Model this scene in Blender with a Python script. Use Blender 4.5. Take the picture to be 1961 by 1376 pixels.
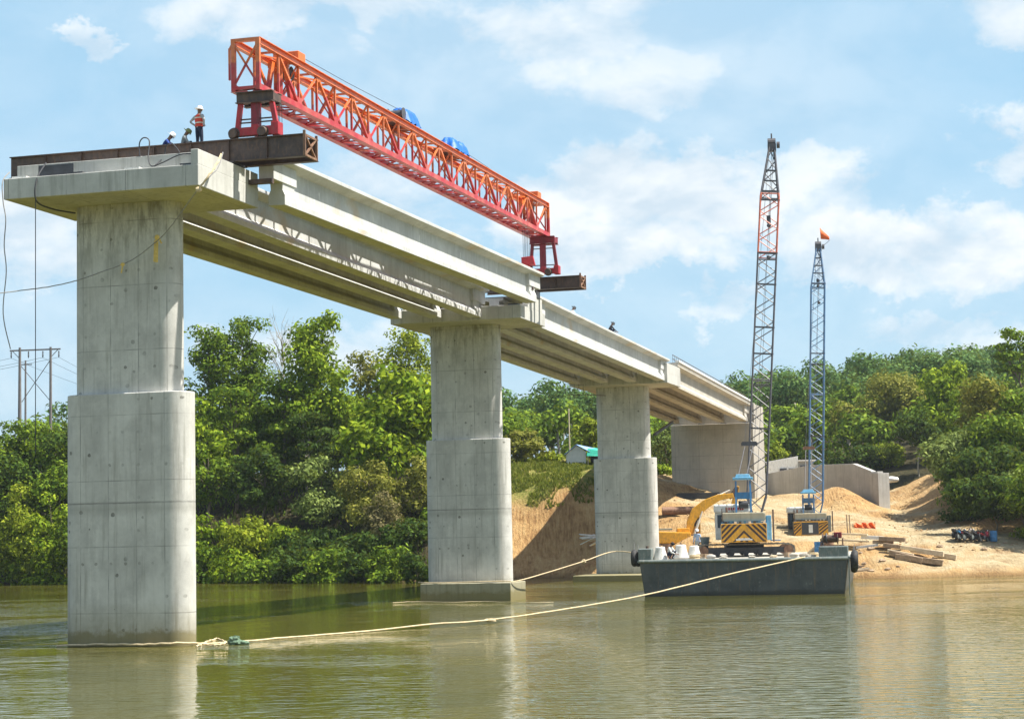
import bpy, bmesh, math, random
import numpy as np
from math import sin, cos, tan, pi, radians, sqrt, atan2, hypot, exp
from mathutils import Vector, Matrix, Euler

for o in list(bpy.data.objects): bpy.data.objects.remove(o)
scene = bpy.context.scene
COL = scene.collection
rnd = random.Random(7)
V = Vector

# ------------------------------------------------------------------ camera
F = 3700.0; CX, CY = 980.5, 688.0; CAMH = 3.9
roll = radians(1.2); pitch = math.atan(331 / 3700.0)
FW = V((0, cos(pitch), sin(pitch))); U0 = V((0, -sin(pitch), cos(pitch))); R0 = V((1, 0, 0))
RT = cos(roll) * R0 - sin(roll) * U0
UP = sin(roll) * R0 + cos(roll) * U0
cam_d = bpy.data.cameras.new('camera'); cam = bpy.data.objects.new('camera', cam_d); COL.objects.link(cam)
cam_d.sensor_width = 36.0; cam_d.lens = F / 1961.0 * 36.0
cam_d.clip_start = 0.5; cam_d.clip_end = 6000
m = Matrix.Identity(4)
for i in range(3):
    m[i][0] = RT[i]; m[i][1] = UP[i]; m[i][2] = -FW[i]
m[2][3] = CAMH
cam.matrix_world = m
scene.camera = cam

# ------------------------------------------------------------------ light, sky, exposure
ang = radians(15.9)
B = V((sin(ang), cos(ang), 0)); T = V((cos(ang), -sin(ang), 0))
sdir = (T * 1.0 + B * 0.12 + V((0, 0, 1.76))).normalized()
SUN_EL = math.asin(sdir.z); SUN_AZ = atan2(sdir.x, sdir.y)
sl = bpy.data.lights.new('sun', 'SUN'); sl.energy = 5.0; sl.angle = radians(0.55); sl.color = (1.0, 0.965, 0.88)
so = bpy.data.objects.new('sun', sl); COL.objects.link(so)
so.rotation_euler = (-sdir).to_track_quat('-Z', 'Y').to_euler(); so.location = (0, 0, 200)

world = bpy.data.worlds.new('World'); scene.world = world; world.use_nodes = True
wt = world.node_tree; wt.nodes.clear()
def N(t, kind, **kw):
    n = t.nodes.new(kind)
    for k, v in kw.items(): setattr(n, k, v)
    return n
def L(t, a, b): t.links.new(a, b)
def mth(t, op, a, b=None, c=None, clamp=False):
    n = t.nodes.new('ShaderNodeMath'); n.operation = op; n.use_clamp = clamp
    for i, x in enumerate((a, b, c)):
        if x is None: continue
        if isinstance(x, (int, float)): n.inputs[i].default_value = x
        else: t.links.new(x, n.inputs[i])
    return n.outputs[0]
def mixc(t, fac, a, b, blend='MIX'):
    n = t.nodes.new('ShaderNodeMix'); n.data_type = 'RGBA'; n.blend_type = blend
    for sock, x in ((n.inputs[0], fac), (n.inputs[6], a), (n.inputs[7], b)):
        if isinstance(x, (int, float)): sock.default_value = x
        elif isinstance(x, (tuple, list)): sock.default_value = tuple(x) + ((1,) if len(x) == 3 else ())
        else: t.links.new(x, sock)
    return n.outputs[2]
def ramp(t, fac, stops):
    n = t.nodes.new('ShaderNodeValToRGB'); t.links.new(fac, n.inputs[0])
    cr = n.color_ramp
    while len(cr.elements) < len(stops): cr.elements.new(0.5)
    for e, (p, c) in zip(cr.elements, stops):
        e.position = p; e.color = (c, c, c, 1) if isinstance(c, (int, float)) else tuple(c) + (1,)
    return n.outputs[0]
def noise(t, vec, scale, detail=4, rough=0.55, dist=0.0):
    n = t.nodes.new('ShaderNodeTexNoise'); n.inputs['Scale'].default_value = scale
    n.inputs['Detail'].default_value = detail; n.inputs['Roughness'].default_value = rough
    n.inputs['Distortion'].default_value = dist
    if vec is not None: t.links.new(vec, n.inputs['Vector'])
    return n.outputs['Fac']
def mapping(t, vec, scale=(1, 1, 1), loc=(0, 0, 0), rot=(0, 0, 0)):
    n = t.nodes.new('ShaderNodeMapping'); n.inputs['Scale'].default_value = scale
    n.inputs['Location'].default_value = loc; n.inputs['Rotation'].default_value = rot
    t.links.new(vec, n.inputs['Vector']); return n.outputs[0]

sky = N(wt, 'ShaderNodeTexSky'); sky.sky_type = 'NISHITA'; sky.sun_disc = False
sky.sun_elevation = SUN_EL; sky.sun_rotation = SUN_AZ; sky.air_density = 1.0; sky.dust_density = 1.5; sky.ozone_density = 1.0
wtc = N(wt, 'ShaderNodeTexCoord'); gen = wtc.outputs['Generated']
sx = N(wt, 'ShaderNodeSeparateXYZ'); L(wt, gen, sx.inputs[0])
nv = mapping(wt, gen, scale=(1, 1, 1.7))
n1 = noise(wt, nv, 11.0, 9, 0.58, 0.25)
n2 = noise(wt, nv, 3.2, 4, 0.5)
def az(u): return (u - 980.0) / 3700.0
def el(u, v): return (1019.0 - 0.021 * (u - 980) - v) / 3700.0
blobs = [(1240, 380, 175, 85, .75), (1100, 425, 120, 80, .6), (1400, 385, 150, 75, .65), (1500, 335, 80, 70, .5), (1250, 485, 170, 55, .6),
         (1700, 460, 220, 60, .55), (1880, 500, 150, 60, .55), (1640, 530, 140, 55, .5), (1120, 60, 190, 90, .4), (1300, 150, 170, 80, .35), (1920, 55, 120, 50, .4), (1930, 320, 90, 65, .5),
         (60, 450, 170, 110, .5), (210, 92, 42, 28, .34), (600, 40, 300, 60, .3), (560, 660, 260, 70, .3), (1400, 580, 90, 50, .4), (1550, 400, 120, 60, .3), (1820, 650, 160, 40, .3), (740, 130, 80, 40, .22), (700, 400, 260, 90, .2)]
acc = None
# wobble the blob coordinates so that outlines billow
wob = noise(wt, nv, 20.0, 7, 0.65)
wobc = mth(wt, 'MULTIPLY', mth(wt, 'SUBTRACT', wob, 0.5), 0.09)
wob2 = noise(wt, mapping(wt, gen, scale=(1, 1, 1.3), loc=(3, 1, 5)), 17.0, 7, 0.65)
wobd = mth(wt, 'MULTIPLY', mth(wt, 'SUBTRACT', wob2, 0.5), 0.09)
X = mth(wt, 'ADD', sx.outputs[0], wobc); Zz = mth(wt, 'ADD', sx.outputs[2], wobd)
for (u, v, ru, rv, w) in blobs:
    a = mth(wt, 'DIVIDE', mth(wt, 'SUBTRACT', X, az(u)), ru / 3700.0)
    b_ = mth(wt, 'DIVIDE', mth(wt, 'SUBTRACT', Zz, el(u, v)), rv / 3700.0)
    d2 = mth(wt, 'ADD', mth(wt, 'MULTIPLY', a, a), mth(wt, 'MULTIPLY', b_, b_))
    g = mth(wt, 'MULTIPLY', mth(wt, 'DIVIDE', 1.0, mth(wt, 'ADD', 1.0, mth(wt, 'MULTIPLY', d2, d2))), w)
    acc = g if acc is None else mth(wt, 'MAXIMUM', acc, g)
dens = mth(wt, 'ADD', acc, mth(wt, 'MULTIPLY', mth(wt, 'SUBTRACT', n1, 0.5), 0.95))
cfac = ramp(wt, dens, [(0.10, 0.0), (0.32, 0.68), (0.56, 1.0)])
veil = ramp(wt, n2, [(0.3, 0.10), (0.72, 0.5)])
fac = mth(wt, 'MAXIMUM', cfac, veil)
SKYV = (2.55, 4.95, 6.75); CLV = (6.9, 7.1, 7.2)
low = ramp(wt, sx.outputs[2], [(0.30, 1.0), (0.62, 0.0)])
base_sky = mixc(wt, mth(wt, 'MULTIPLY', low, 0.72), sky.outputs[0], SKYV)
n1o = noise(wt, mapping(wt, gen, scale=(1, 1, 1.7), loc=(-.004, 0, .022)), 11.0, 6, 0.55, 0.25)
lit = ramp(wt, mth(wt, 'ADD', mth(wt, 'MULTIPLY', mth(wt, 'SUBTRACT', n1, n1o), 2.2), .5), [(0.28, 0.0), (0.70, 1.0)])
shade = mixc(wt, lit, (4.7, 5.5, 6.2), CLV)
skyc = mixc(wt, mth(wt, 'MULTIPLY', fac, mth(wt, 'ADD', .35, mth(wt, 'MULTIPLY', low, .57))), base_sky, shade)
bg = N(wt, 'ShaderNodeBackground'); bg.inputs['Strength'].default_value = 0.079
L(wt, skyc, bg.inputs['Color'])
wo = N(wt, 'ShaderNodeOutputWorld'); L(wt, bg.outputs[0], wo.inputs['Surface'])

vs = scene.view_settings; vs.view_transform = 'Standard'; vs.look = 'None'; vs.gamma = 1.0; vs.exposure = 0.92; vs.use_curve_mapping = False
scene.render.resolution_x = 1024; scene.render.resolution_y = 718
scene.cycles.max_bounces = 6; scene.cycles.transparent_max_bounces = 8; scene.cycles.caustics_reflective = False; scene.cycles.caustics_refractive = False

# ------------------------------------------------------------------ measuring helpers (pixel of the photo -> point on a known plane)
def ray(u, v): return FW + RT * ((u - CX) / F) + UP * ((CY - v) / F)
CAMP = V((0, 0, CAMH))
def atY(u, v, Y):
    r = ray(u, v); return CAMP + r * (Y / r.y)
def atZ(u, v, z=0.0):
    r = ray(u, v); return CAMP + r * ((z - CAMH) / r.z)
O = V((-16.8257, 72.7051, 0))            # near water corner of the first pier: origin of the bridge frame
def st(s, t, z=0.0): return O + B * s + T * t + V((0, 0, z))
def onS(u, v, s):
    r = ray(u, v); k = ((O - CAMP).dot(B) + s) / r.dot(B); p = CAMP + r * k; return (p - O).dot(T), p.z
BROT = -ang

# ------------------------------------------------------------------ mesh builder
class MB:
    def __init__(s): s.v = []; s.f = []; s.mi = []; s.cur = 0
    def add(s, vs, fs):
        b0 = len(s.v); s.v += [tuple(x) for x in vs]
        for f in fs: s.f.append(tuple(i + b0 for i in f)); s.mi.append(s.cur)
        return s
    def box(s, c, d, rot=None, tp=1.0, tpx=None):
        hx, hy, hz = d[0] / 2, d[1] / 2, d[2] / 2; tx = tp if tpx is None else tpx
        p = [V((-hx, -hy, -hz)), V((hx, -hy, -hz)), V((hx, hy, -hz)), V((-hx, hy, -hz)),
             V((-hx * tx, -hy * tp, hz)), V((hx * tx, -hy * tp, hz)), V((hx * tx, hy * tp, hz)), V((-hx * tx, hy * tp, hz))]
        if rot is not None:
            M = rot if isinstance(rot, Matrix) else Euler(rot).to_matrix()
            p = [M @ q for q in p]
        c = V(c); return s.add([q + c for q in p], [(0, 3, 2, 1), (4, 5, 6, 7), (0, 1, 5, 4), (1, 2, 6, 5), (2, 3, 7, 6), (3, 0, 4, 7)])
    def box2(s, a, b):
        return s.box([(a[i] + b[i]) / 2 for i in range(3)], [abs(b[i] - a[i]) for i in range(3)])
    def frame(s, p, q, up=(0, 0, 1)):
        p, q = V(p), V(q); d = (q - p).normalized(); u = V(up)
        if abs(d.dot(u)) > 0.98: u = V((0, 1, 0))
        x = d.cross(u).normalized(); y = x.cross(d).normalized(); return p, q, d, x, y
    def bar(s, p, q, w, h=None, up=(0, 0, 1)):
        h = w if h is None else h; p, q, d, x, y = s.frame(p, q, up)
        c = [(-1, -1), (1, -1), (1, 1), (-1, 1)]
        return s.add([e + x * (a * w / 2) + y * (b * h / 2) for e in (p, q) for a, b in c],
                     [(0, 1, 2, 3), (7, 6, 5, 4), (0, 4, 5, 1), (1, 5, 6, 2), (2, 6, 7, 3), (3, 7, 4, 0)])
    def ibeam(s, p, q, w, h, tf=0.03, tw=0.02):
        p, q, d, x, y = s.frame(p, q)
        for k in (1, -1): s.bar(p + y * k * (h / 2 - tf / 2), q + y * k * (h / 2 - tf / 2), w, tf)
        s.bar(p, q, tw, h - 2 * tf - 0.002); return s
    def tube(s, p, q, r, r2=None, n=8, caps=True):
        r2 = r if r2 is None else r2; p, q, d, x, y = s.frame(p, q); vs = []
        for e, rr in ((p, r), (q, r2)):
            for i in range(n): a = 2 * pi * i / n; vs.append(e + x * rr * cos(a) + y * rr * sin(a))
        fs = [(i, (i + 1) % n, n + (i + 1) % n, n + i) for i in range(n)]
        if caps: fs += [tuple(range(n - 1, -1, -1)), tuple(range(n, 2 * n))]
        return s.add(vs, fs)
    def path(s, pts, r, n=6):
        pts = [V(p) for p in pts]; k = len(pts); vs = []; px = None
        for i, p in enumerate(pts):
            d = (pts[min(i + 1, k - 1)] - pts[max(i - 1, 0)]).normalized()
            u = V((0, 0, 1)) if abs(d.z) < .95 else V((0, 1, 0))
            if px is None: x = d.cross(u).normalized()
            else: x = (px - d * px.dot(d)).normalized()
            px = x; y = d.cross(x); rr = r[i] if isinstance(r, (list, tuple)) else r
            for j in range(n): a = 2 * pi * j / n; vs.append(p + x * rr * cos(a) + y * rr * sin(a))
        fs = [(i * n + j, i * n + (j + 1) % n, (i + 1) * n + (j + 1) % n, (i + 1) * n + j) for i in range(k - 1) for j in range(n)]
        fs += [tuple(range(n - 1, -1, -1)), tuple(range((k - 1) * n, k * n))]
        return s.add(vs, fs)
    def prism(s, poly, y0, y1, ax='y'):
        # poly in (x,z), extruded along y (ax 'y'); ax 'z': poly in (x,y) extruded along z; ax 'x': poly in (y,z) along x
        n = len(poly)
        def P(a, b, c): return (a, c, b) if ax == 'y' else ((a, b, c) if ax == 'z' else (c, a, b))
        vs = [P(a, b, y0) for a, b in poly] + [P(a, b, y1) for a, b in poly]
        fs = [tuple(range(n)), tuple(range(2 * n - 1, n - 1, -1))] + [(i, n + i, n + (i + 1) % n, (i + 1) % n) for i in range(n)]
        return s.add(vs, fs)
    def lathe(s, prof, c=(0, 0, 0), n=20, axis='z'):
        vs = []; c = V(c)
        for r, z in prof:
            for i in range(n):
                a = 2 * pi * i / n; p = (r * cos(a), r * sin(a), z)
                if axis == 'y': p = (p[0], p[2], p[1])
                if axis == 'x': p = (p[2], p[0], p[1])
                vs.append(V(p) + c)
        k = len(prof); fs = [(i * n + j, i * n + (j + 1) % n, (i + 1) * n + (j + 1) % n, (i + 1) * n + j) for i in range(k - 1) for j in range(n)]
        if prof[0][0] > 1e-4: fs.append(tuple(range(n - 1, -1, -1)))
        if prof[-1][0] > 1e-4: fs.append(tuple(range((k - 1) * n, k * n)))
        return s.add(vs, fs)
    def torus(s, c, R, r, axis='x', n=24, k=10, sq=1.0):
        vs = []; c = V(c)
        for i in range(n):
            a = 2 * pi * i / n
            for j in range(k):
                b = 2 * pi * j / k; rr = R + r * cos(b); h = r * sin(b) * sq
                p = {'x': (h, rr * cos(a), rr * sin(a)), 'y': (rr * cos(a), h, rr * sin(a)), 'z': (rr * cos(a), rr * sin(a), h)}[axis]
                vs.append(V(p) + c)
        return s.add(vs, [(i * k + j, ((i + 1) % n) * k + j, ((i + 1) % n) * k + (j + 1) % k, i * k + (j + 1) % k) for i in range(n) for j in range(k)])
    def ball(s, c, r, n=12, k=8, sc=(1, 1, 1), jit=0, seed=1):
        rr = random.Random(seed); vs = []; c = V(c)
        for i in range(k + 1):
            th = pi * i / k
            for j in range(n):
                a = 2 * pi * j / n; q = r * (1 + jit * (rr.random() - .5))
                vs.append(c + V((q * sin(th) * cos(a) * sc[0], q * sin(th) * sin(a) * sc[1], q * cos(th) * sc[2])))
        return s.add(vs, [(i * n + j, (i + 1) * n + j, (i + 1) * n + (j + 1) % n, i * n + (j + 1) % n) for i in range(k) for j in range(n)])
    def build(s, name, mats, parent=None, loc=None, rot=None, smooth=False, bevel=0, merge=True):
        me = bpy.data.meshes.new(name); me.from_pydata(s.v, [], s.f)
        if not isinstance(mats, (list, tuple)): mats = [mats]
        for mm in mats: me.materials.append(mm)
        me.polygons.foreach_set('material_index', s.mi)
        bm = bmesh.new(); bm.from_mesh(me)
        if merge: bmesh.ops.remove_doubles(bm, verts=bm.verts, dist=1e-5)
        bmesh.ops.recalc_face_normals(bm, faces=bm.faces); bm.to_mesh(me); bm.free()
        if smooth:
            me.polygons.foreach_set('use_smooth', [True] * len(me.polygons))
            try: me.set_sharp_from_angle(angle=radians(38))
            except Exception: pass
        o = bpy.data.objects.new(name, me); COL.objects.link(o)
        if parent is not None: o.parent = parent
        if loc is not None: o.location = loc
        if rot is not None: o.rotation_euler = rot
        if bevel:
            md = o.modifiers.new('bevel', 'BEVEL'); md.width = bevel; md.segments = 2; md.limit_method = 'ANGLE'; md.angle_limit = radians(40)
        return o

def tag(o, label, cat=None, group=None, kind=None):
    if label: o['label'] = label
    if cat: o['category'] = cat
    if group: o['group'] = group
    if kind: o['kind'] = kind
    return o
def thing(name, label, cat, loc=(0, 0, 0), rot=(0, 0, 0), group=None):
    o = bpy.data.objects.new(name, None); COL.objects.link(o); o.empty_display_size = 0.3
    o.location = loc; o.rotation_euler = rot; return tag(o, label, cat, group)

# ------------------------------------------------------------------ materials
def newmat(name):
    mt = bpy.data.materials.new(name); mt.use_nodes = True; t = mt.node_tree; t.nodes.clear()
    p = N(t, 'ShaderNodeBsdfPrincipled'); o = N(t, 'ShaderNodeOutputMaterial'); L(t, p.outputs[0], o.inputs['Surface'])
    tc = N(t, 'ShaderNodeTexCoord'); return mt, t, p, tc
def bump(t, p, h, strength=0.3, dist=0.02):
    b = N(t, 'ShaderNodeBump'); b.inputs['Strength'].default_value = strength; b.inputs['Distance'].default_value = dist
    L(t, h, b.inputs['Height']); L(t, b.outputs[0], p.inputs['Normal'])
def simple(name, col, rough=0.6, var=0.25, scale=2.0, metal=0.0, dirt=None, spec=0.5, bmp=0.0):
    mt, t, p, tc = newmat(name); g = tc.outputs['Object']
    n = noise(t, g, scale, 6, 0.65)
    lo = tuple(c * (1 - var) for c in col); hi = tuple(min(1, c * (1 + var)) for c in col)
    c = ramp(t, n, [(0.3, lo), (0.7, hi)])
    if dirt:
        n2 = noise(t, mapping(t, g, scale=(1, 1, .35)), scale * 2.7, 7, 0.7)
        c = mixc(t, ramp(t, n2, [(0.5, 0.0), (0.68, 0.8)]), c, dirt)
    L(t, c, p.inputs['Base Color']); p.inputs['Roughness'].default_value = rough; p.inputs['Metallic'].default_value = metal
    p.inputs['Specular IOR Level'].default_value = spec
    if bmp: bump(t, p, noise(t, g, scale * 8, 5, .7), bmp, .02)
    return mt

def concrete(name, col=(.44, .43, .39), stain=(.16, .155, .12), joints=None, panel=None, waterline=False, streak=0.6, rust=False, holes=False):
    mt, t, p, tc = newmat(name); g = tc.outputs['Object']
    s = N(t, 'ShaderNodeSeparateXYZ'); L(t, g, s.inputs[0]); z = s.outputs[2]
    big = noise(t, g, 0.55, 5, .6); fine = noise(t, g, 5.0, 7, .7)
    c = mixc(t, ramp(t, big, [(0.3, 0.0), (0.72, 1.0)]), tuple(x * .80 for x in col), tuple(min(1, x * 1.12) for x in col))
    c = mixc(t, mth(t, 'MULTIPLY', ramp(t, fine, [(0.42, 0.0), (0.75, 1.0)]), 0.30), c, tuple(x * .62 for x in col))
    st_ = noise(t, mapping(t, g, scale=(2.6, 2.6, .16)), 1.6, 6, .65)
    c = mixc(t, mth(t, 'MULTIPLY', ramp(t, st_, [(0.52, 0.0), (0.72, 1.0)]), streak), c, stain)
    st2 = noise(t, mapping(t, g, scale=(3.2, 3.2, .12), loc=(7, 3, 1)), 1.3, 5, .6)
    c = mixc(t, mth(t, 'MULTIPLY', ramp(t, st2, [(0.55, 0.0), (0.75, 1.0)]), streak * .6), c, tuple(min(1, x * 1.35) for x in col))
    wobz = mth(t, 'ADD', z, mth(t, 'MULTIPLY', mth(t, 'SUBTRACT', fine, .5), .06))
    def band(z0, w, col2, k):
        d = mth(t, 'ABSOLUTE', mth(t, 'SUBTRACT', wobz, z0))
        return mixc(t, mth(t, 'MULTIPLY', mth(t, 'SUBTRACT', 1.0, mth(t, 'DIVIDE', d, w), clamp=True), k), c, col2)
    if joints:
        for z0 in joints:
            c = band(z0, 0.05, tuple(x * .35 for x in col), .9); c = band(z0 - .22, 0.32, stain, .35)
    if panel:
        px, pz = panel
        for ax, per in ((s.outputs[0], px), (z, pz)):
            if not per: continue
            fr = mth(t, 'ABSOLUTE', mth(t, 'SUBTRACT', mth(t, 'FRACT', mth(t, 'DIVIDE', ax, per)), .5))
            ln = mth(t, 'MULTIPLY', mth(t, 'LESS_THAN', fr, 0.018 / per), ramp(t, noise(t, g, 1.1, 3), [(0.36, .1), (0.60, .75)]))
            c = mixc(t, ln, c, tuple(x * .4 for x in col))
    if holes:   # blow holes and tie marks
        vo = N(t, 'ShaderNodeTexVoronoi'); vo.inputs['Scale'].default_value = 1.7
        L(t, mapping(t, g, scale=(1, .05, 1)), vo.inputs['Vector']); vo.inputs['Randomness'].default_value = .8
        h = mth(t, 'MULTIPLY', mth(t, 'LESS_THAN', mth(t, 'ADD', vo.outputs['Distance'], mth(t, 'MULTIPLY', fine, .16)), .22), ramp(t, noise(t, g, .45, 3), [(0.42, 0), (0.56, .8)]))
        c = mixc(t, h, c, tuple(x * .45 for x in stain))
        rowz = mth(t, 'ABSOLUTE', mth(t, 'SUBTRACT', mth(t, 'FRACT', mth(t, 'DIVIDE', z, 1.22)), .5)); rowx = mth(t, 'ABSOLUTE', mth(t, 'SUBTRACT', mth(t, 'FRACT', mth(t, 'DIVIDE', mth(t, 'ADD', s.outputs[0], mth(t, 'MULTIPLY', big, .5)), .58)), .5))
        rr_ = mth(t, 'SQRT', mth(t, 'ADD', mth(t, 'POWER', mth(t, 'MULTIPLY', rowz, 1.22), 2.0), mth(t, 'POWER', mth(t, 'MULTIPLY', rowx, .58), 2.0)))
        tie = mth(t, 'MULTIPLY', mth(t, 'LESS_THAN', mth(t, 'ADD', rr_, mth(t, 'MULTIPLY', mth(t, 'SUBTRACT', fine, .5), .12)), .060), ramp(t, noise(t, g, .8, 4, .6), [(0.48, .0), (0.62, .65)]))
        c = mixc(t, tie, c, tuple(x * .5 for x in stain))
        pat = ramp(t, noise(t, mapping(t, g, scale=(1, 1, .8), loc=(4, 2, 9)), .9, 7, .7), [(0.50, 0), (0.64, .45)]); c = mixc(t, pat, c, tuple(x * .62 for x in col))
        pat2 = ramp(t, noise(t, mapping(t, g, scale=(1, 1, .5), loc=(14, 2, 3)), .6, 5, .6), [(0.54, 0), (0.68, .5)]); c = mixc(t, pat2, c, tuple(min(1, x * 1.25) for x in col))
        topd = mth(t, 'MULTIPLY', ramp(t, mth(t, 'DIVIDE', z, 17.0), [(0.76, 0), (0.95, 1)]), ramp(t, noise(t, mapping(t, g, scale=(2.2, 1, .5)), 1.6, 6, .7), [(0.46, 0), (0.62, .75)])); c = mixc(t, topd, c, stain)
    if waterline:
        c = mixc(t, ramp(t, mth(t, 'ADD', mth(t, 'DIVIDE', z, 3.0), mth(t, 'MULTIPLY', mth(t, 'SUBTRACT', noise(t, g, 1.5, 6, .7), .5), .30)), [(0.02, .92), (0.15, .85), (0.21, .45), (0.55, .0)]), c, (.20, .165, .065))
    if rust:
        c = mixc(t, ramp(t, noise(t, mapping(t, g, scale=(1, .6, 1), loc=(2, 0, 0)), .55, 4, .5), [(0.60, 0), (0.72, .55)]), c, (.50, .34, .14))
    L(t, c, p.inputs['Base Color']); p.inputs['Roughness'].default_value = .85; p.inputs['Specular IOR Level'].default_value = .25
    bump(t, p, mth(t, 'ADD', fine, mth(t, 'MULTIPLY', st_, .5)), .25, .02)
    return mt
M = {}
M['pier'] = concrete('pier concrete', col=(.60, .58, .535), stain=(.22, .205, .165), joints=(5.3,), panel=(1.15, 2.45), waterline=True, streak=.6, holes=True)
M['cap'] = concrete('cap concrete', col=(.54, .53, .49), panel=(2.4, 0), streak=.45)
M['girder'] = concrete('girder concrete', col=(.57, .57, .55), stain=(.26, .25, .21), streak=.42, rust=True)
M['girder_old'] = concrete('older girder concrete', col=(.52, .48, .41), streak=.25)
M['abut'] = concrete('abutment concrete', col=(.46, .42, .36), panel=(2.4, 1.3), streak=.4)
M['wing'] = concrete('retaining wall concrete', col=(.44, .42, .39), panel=(2.4, 0), streak=.4)
M['footing'] = concrete('footing concrete', col=(.42, .39, .29), waterline=True)
M['steel'] = simple('brown rusty steel', (.085, .055, .042), .55, .4, 3, dirt=(.17, .09, .05))
M['dark'] = simple('dark steel', (.05, .05, .055), .5, .3, 4)
M['rubber'] = simple('black rubber', (.02, .02, .022), .75, .4, 5, dirt=(.08, .07, .055))
M['red'] = simple('red paint', (.42, .018, .024), .42, .22, 4, dirt=(.30, .06, .04))
M['darkred'] = simple('dark red paint', (.24, .018, .028), .5, .25, 3, dirt=(.09, .03, .025))
M['orange'] = simple('orange paint', (.70, .165, .028), .42, .18, 4, dirt=(.42, .12, .04))
M['rope'] = simple('tan rope', (.58, .46, .28), .9, .25, 6)
M['rope_dark'] = simple('grey rope', (.27, .26, .25), .9, .25, 6)
M['cable'] = simple('black cable', (.03, .03, .035), .6, .2, 6)
M['tarp'] = simple('blue tarpaulin', (.012, .13, .48), .45, .3, 5, bmp=.6)
M['blue'] = simple('crane blue paint', (.045, .19, .40), .45, .25, 4, dirt=(.10, .14, .18))
M['skyblue'] = simple('light blue paint', (.14, .38, .58), .45, .2, 4, dirt=(.2, .3, .36))
M['yellow'] = simple('yellow machine paint', (.68, .34, .02), .45, .22, 4, dirt=(.30, .17, .05))
M['stripe_y'] = simple('hazard yellow', (.68, .33, .02), .55, .22, 3, dirt=(.34, .20, .08))
M['stripe_k'] = simple('hazard black', (.045, .025, .02), .6, .3, 4, dirt=(.15, .09, .05))
M['white'] = simple('dusty white paint', (.72, .71, .67), .6, .12, 3, dirt=(.45, .42, .36))
def hullmat():
    mt, t, p, tc = newmat('worn grey green hull paint'); g = tc.outputs['Object']; sp_ = N(t, 'ShaderNodeSeparateXYZ'); L(t, g, sp_.inputs[0]); z = sp_.outputs[2]
    c = ramp(t, noise(t, g, .9, 6, .7), [(0.3, (.048, .055, .060)), (0.7, (.105, .115, .118))])
    c = mixc(t, ramp(t, noise(t, mapping(t, g, scale=(3, 3, .22)), 1.5, 6, .7), [(0.54, 0), (0.68, .7)]), c, (.17, .125, .08))
    c = mixc(t, ramp(t, noise(t, mapping(t, g, scale=(1, 1, .6)), 5, 6, .75), [(0.60, 0), (0.70, .6)]), c, (.30, .31, .29))
    zn = mth(t, 'ADD', z, mth(t, 'MULTIPLY', noise(t, g, 2, 4), .25))
    c = mixc(t, ramp(t, zn, [(0.18, .85), (0.34, .5), (0.42, .0)]), c, (.045, .042, .025))
    L(t, c, p.inputs['Base Color']); p.inputs['Roughness'].default_value = .5; bump(t, p, noise(t, g, 1.6, 4, .5), .6, .06); return mt
M['hull'] = hullmat()
M['hulltop'] = simple('worn hull rim paint', (.17, .20, .19), .5, .25, 3, dirt=(.34, .32, .28))
M['deck'] = simple('dusty steel deck', (.42, .39, .33), .8, .25, 2, dirt=(.25, .2, .14))
M['wood'] = simple('weathered timber', (.36, .26, .17), .85, .35, 4, dirt=(.2, .12, .07))
M['palewood'] = simple('pale timber', (.62, .50, .34), .85, .2, 5)
M['rustpipe'] = simple('rusty pipe', (.22, .115, .07), .7, .3, 3, dirt=(.4, .25, .14))
M['boomdark'] = simple('dark grey boom steel', (.075, .075, .085), .5, .3, 5, dirt=(.14, .10, .08))
M['boomblue'] = simple('faded blue boom paint', (.07, .15, .27), .5, .35, 3, dirt=(.12, .13, .15))
M['boomorange'] = simple('orange red boom paint', (.50, .12, .06), .5, .3, 4, dirt=(.2, .09, .06))
M['track'] = simple('muddy track steel', (.14, .125, .10), .8, .35, 4, dirt=(.38, .3, .2))
M['orangenet'] = simple('orange mesh fabric', (.85, .16, .04), .7, .2, 8, bmp=.5)
M['yellowcloth'] = simple('yellow cloth', (.72, .50, .14), .9, .2, 8, bmp=.4)
M['greennet'] = simple('green netting', (.13, .20, .13), .9, .5, 14, bmp=.9)
M['polewood'] = simple('pole concrete brown', (.17, .15, .14), .8, .2, 2)
def glassmat():
    mt, t, p, tc = newmat('dark cab glass'); p.inputs['Base Color'].default_value = (.03, .04, .045, 1); p.inputs['Roughness'].default_value = .1; return mt
M['glass'] = glassmat()
# truss paint: orange above, red below (the two coats meet at mid height)
def truss_mat():
    mt, t, p, tc = newmat('two tone truss paint'); g = tc.outputs['Object']
    s = N(t, 'ShaderNodeSeparateXYZ'); L(t, g, s.inputs[0])
    zz = mth(t, 'ADD', s.outputs[2], mth(t, 'MULTIPLY', mth(t, 'SUBTRACT', noise(t, mapping(t, g, scale=(1, .5, .2)), 2.2, 3), .5), .5))
    f = ramp(t, mth(t, 'DIVIDE', zz, 2.05), [(0.50, 0.0), (0.53, 1.0)])
    c = mixc(t, f, (.46, .018, .026), (.72, .165, .022))
    d = ramp(t, noise(t, mapping(t, g, scale=(1, .6, 1)), 4, 7, .75), [(0.50, 0), (0.66, .8)])
    c = mixc(t, d, c, (.26, .075, .045)); c = mixc(t, ramp(t, noise(t, g, 1.2, 3), [(0.4, 0), (0.7, .35)]), c, (.75, .34, .22)); L(t, c, p.inputs['Base Color']); p.inputs['Roughness'].default_value = .4
    return mt
M['truss'] = truss_mat()
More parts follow.
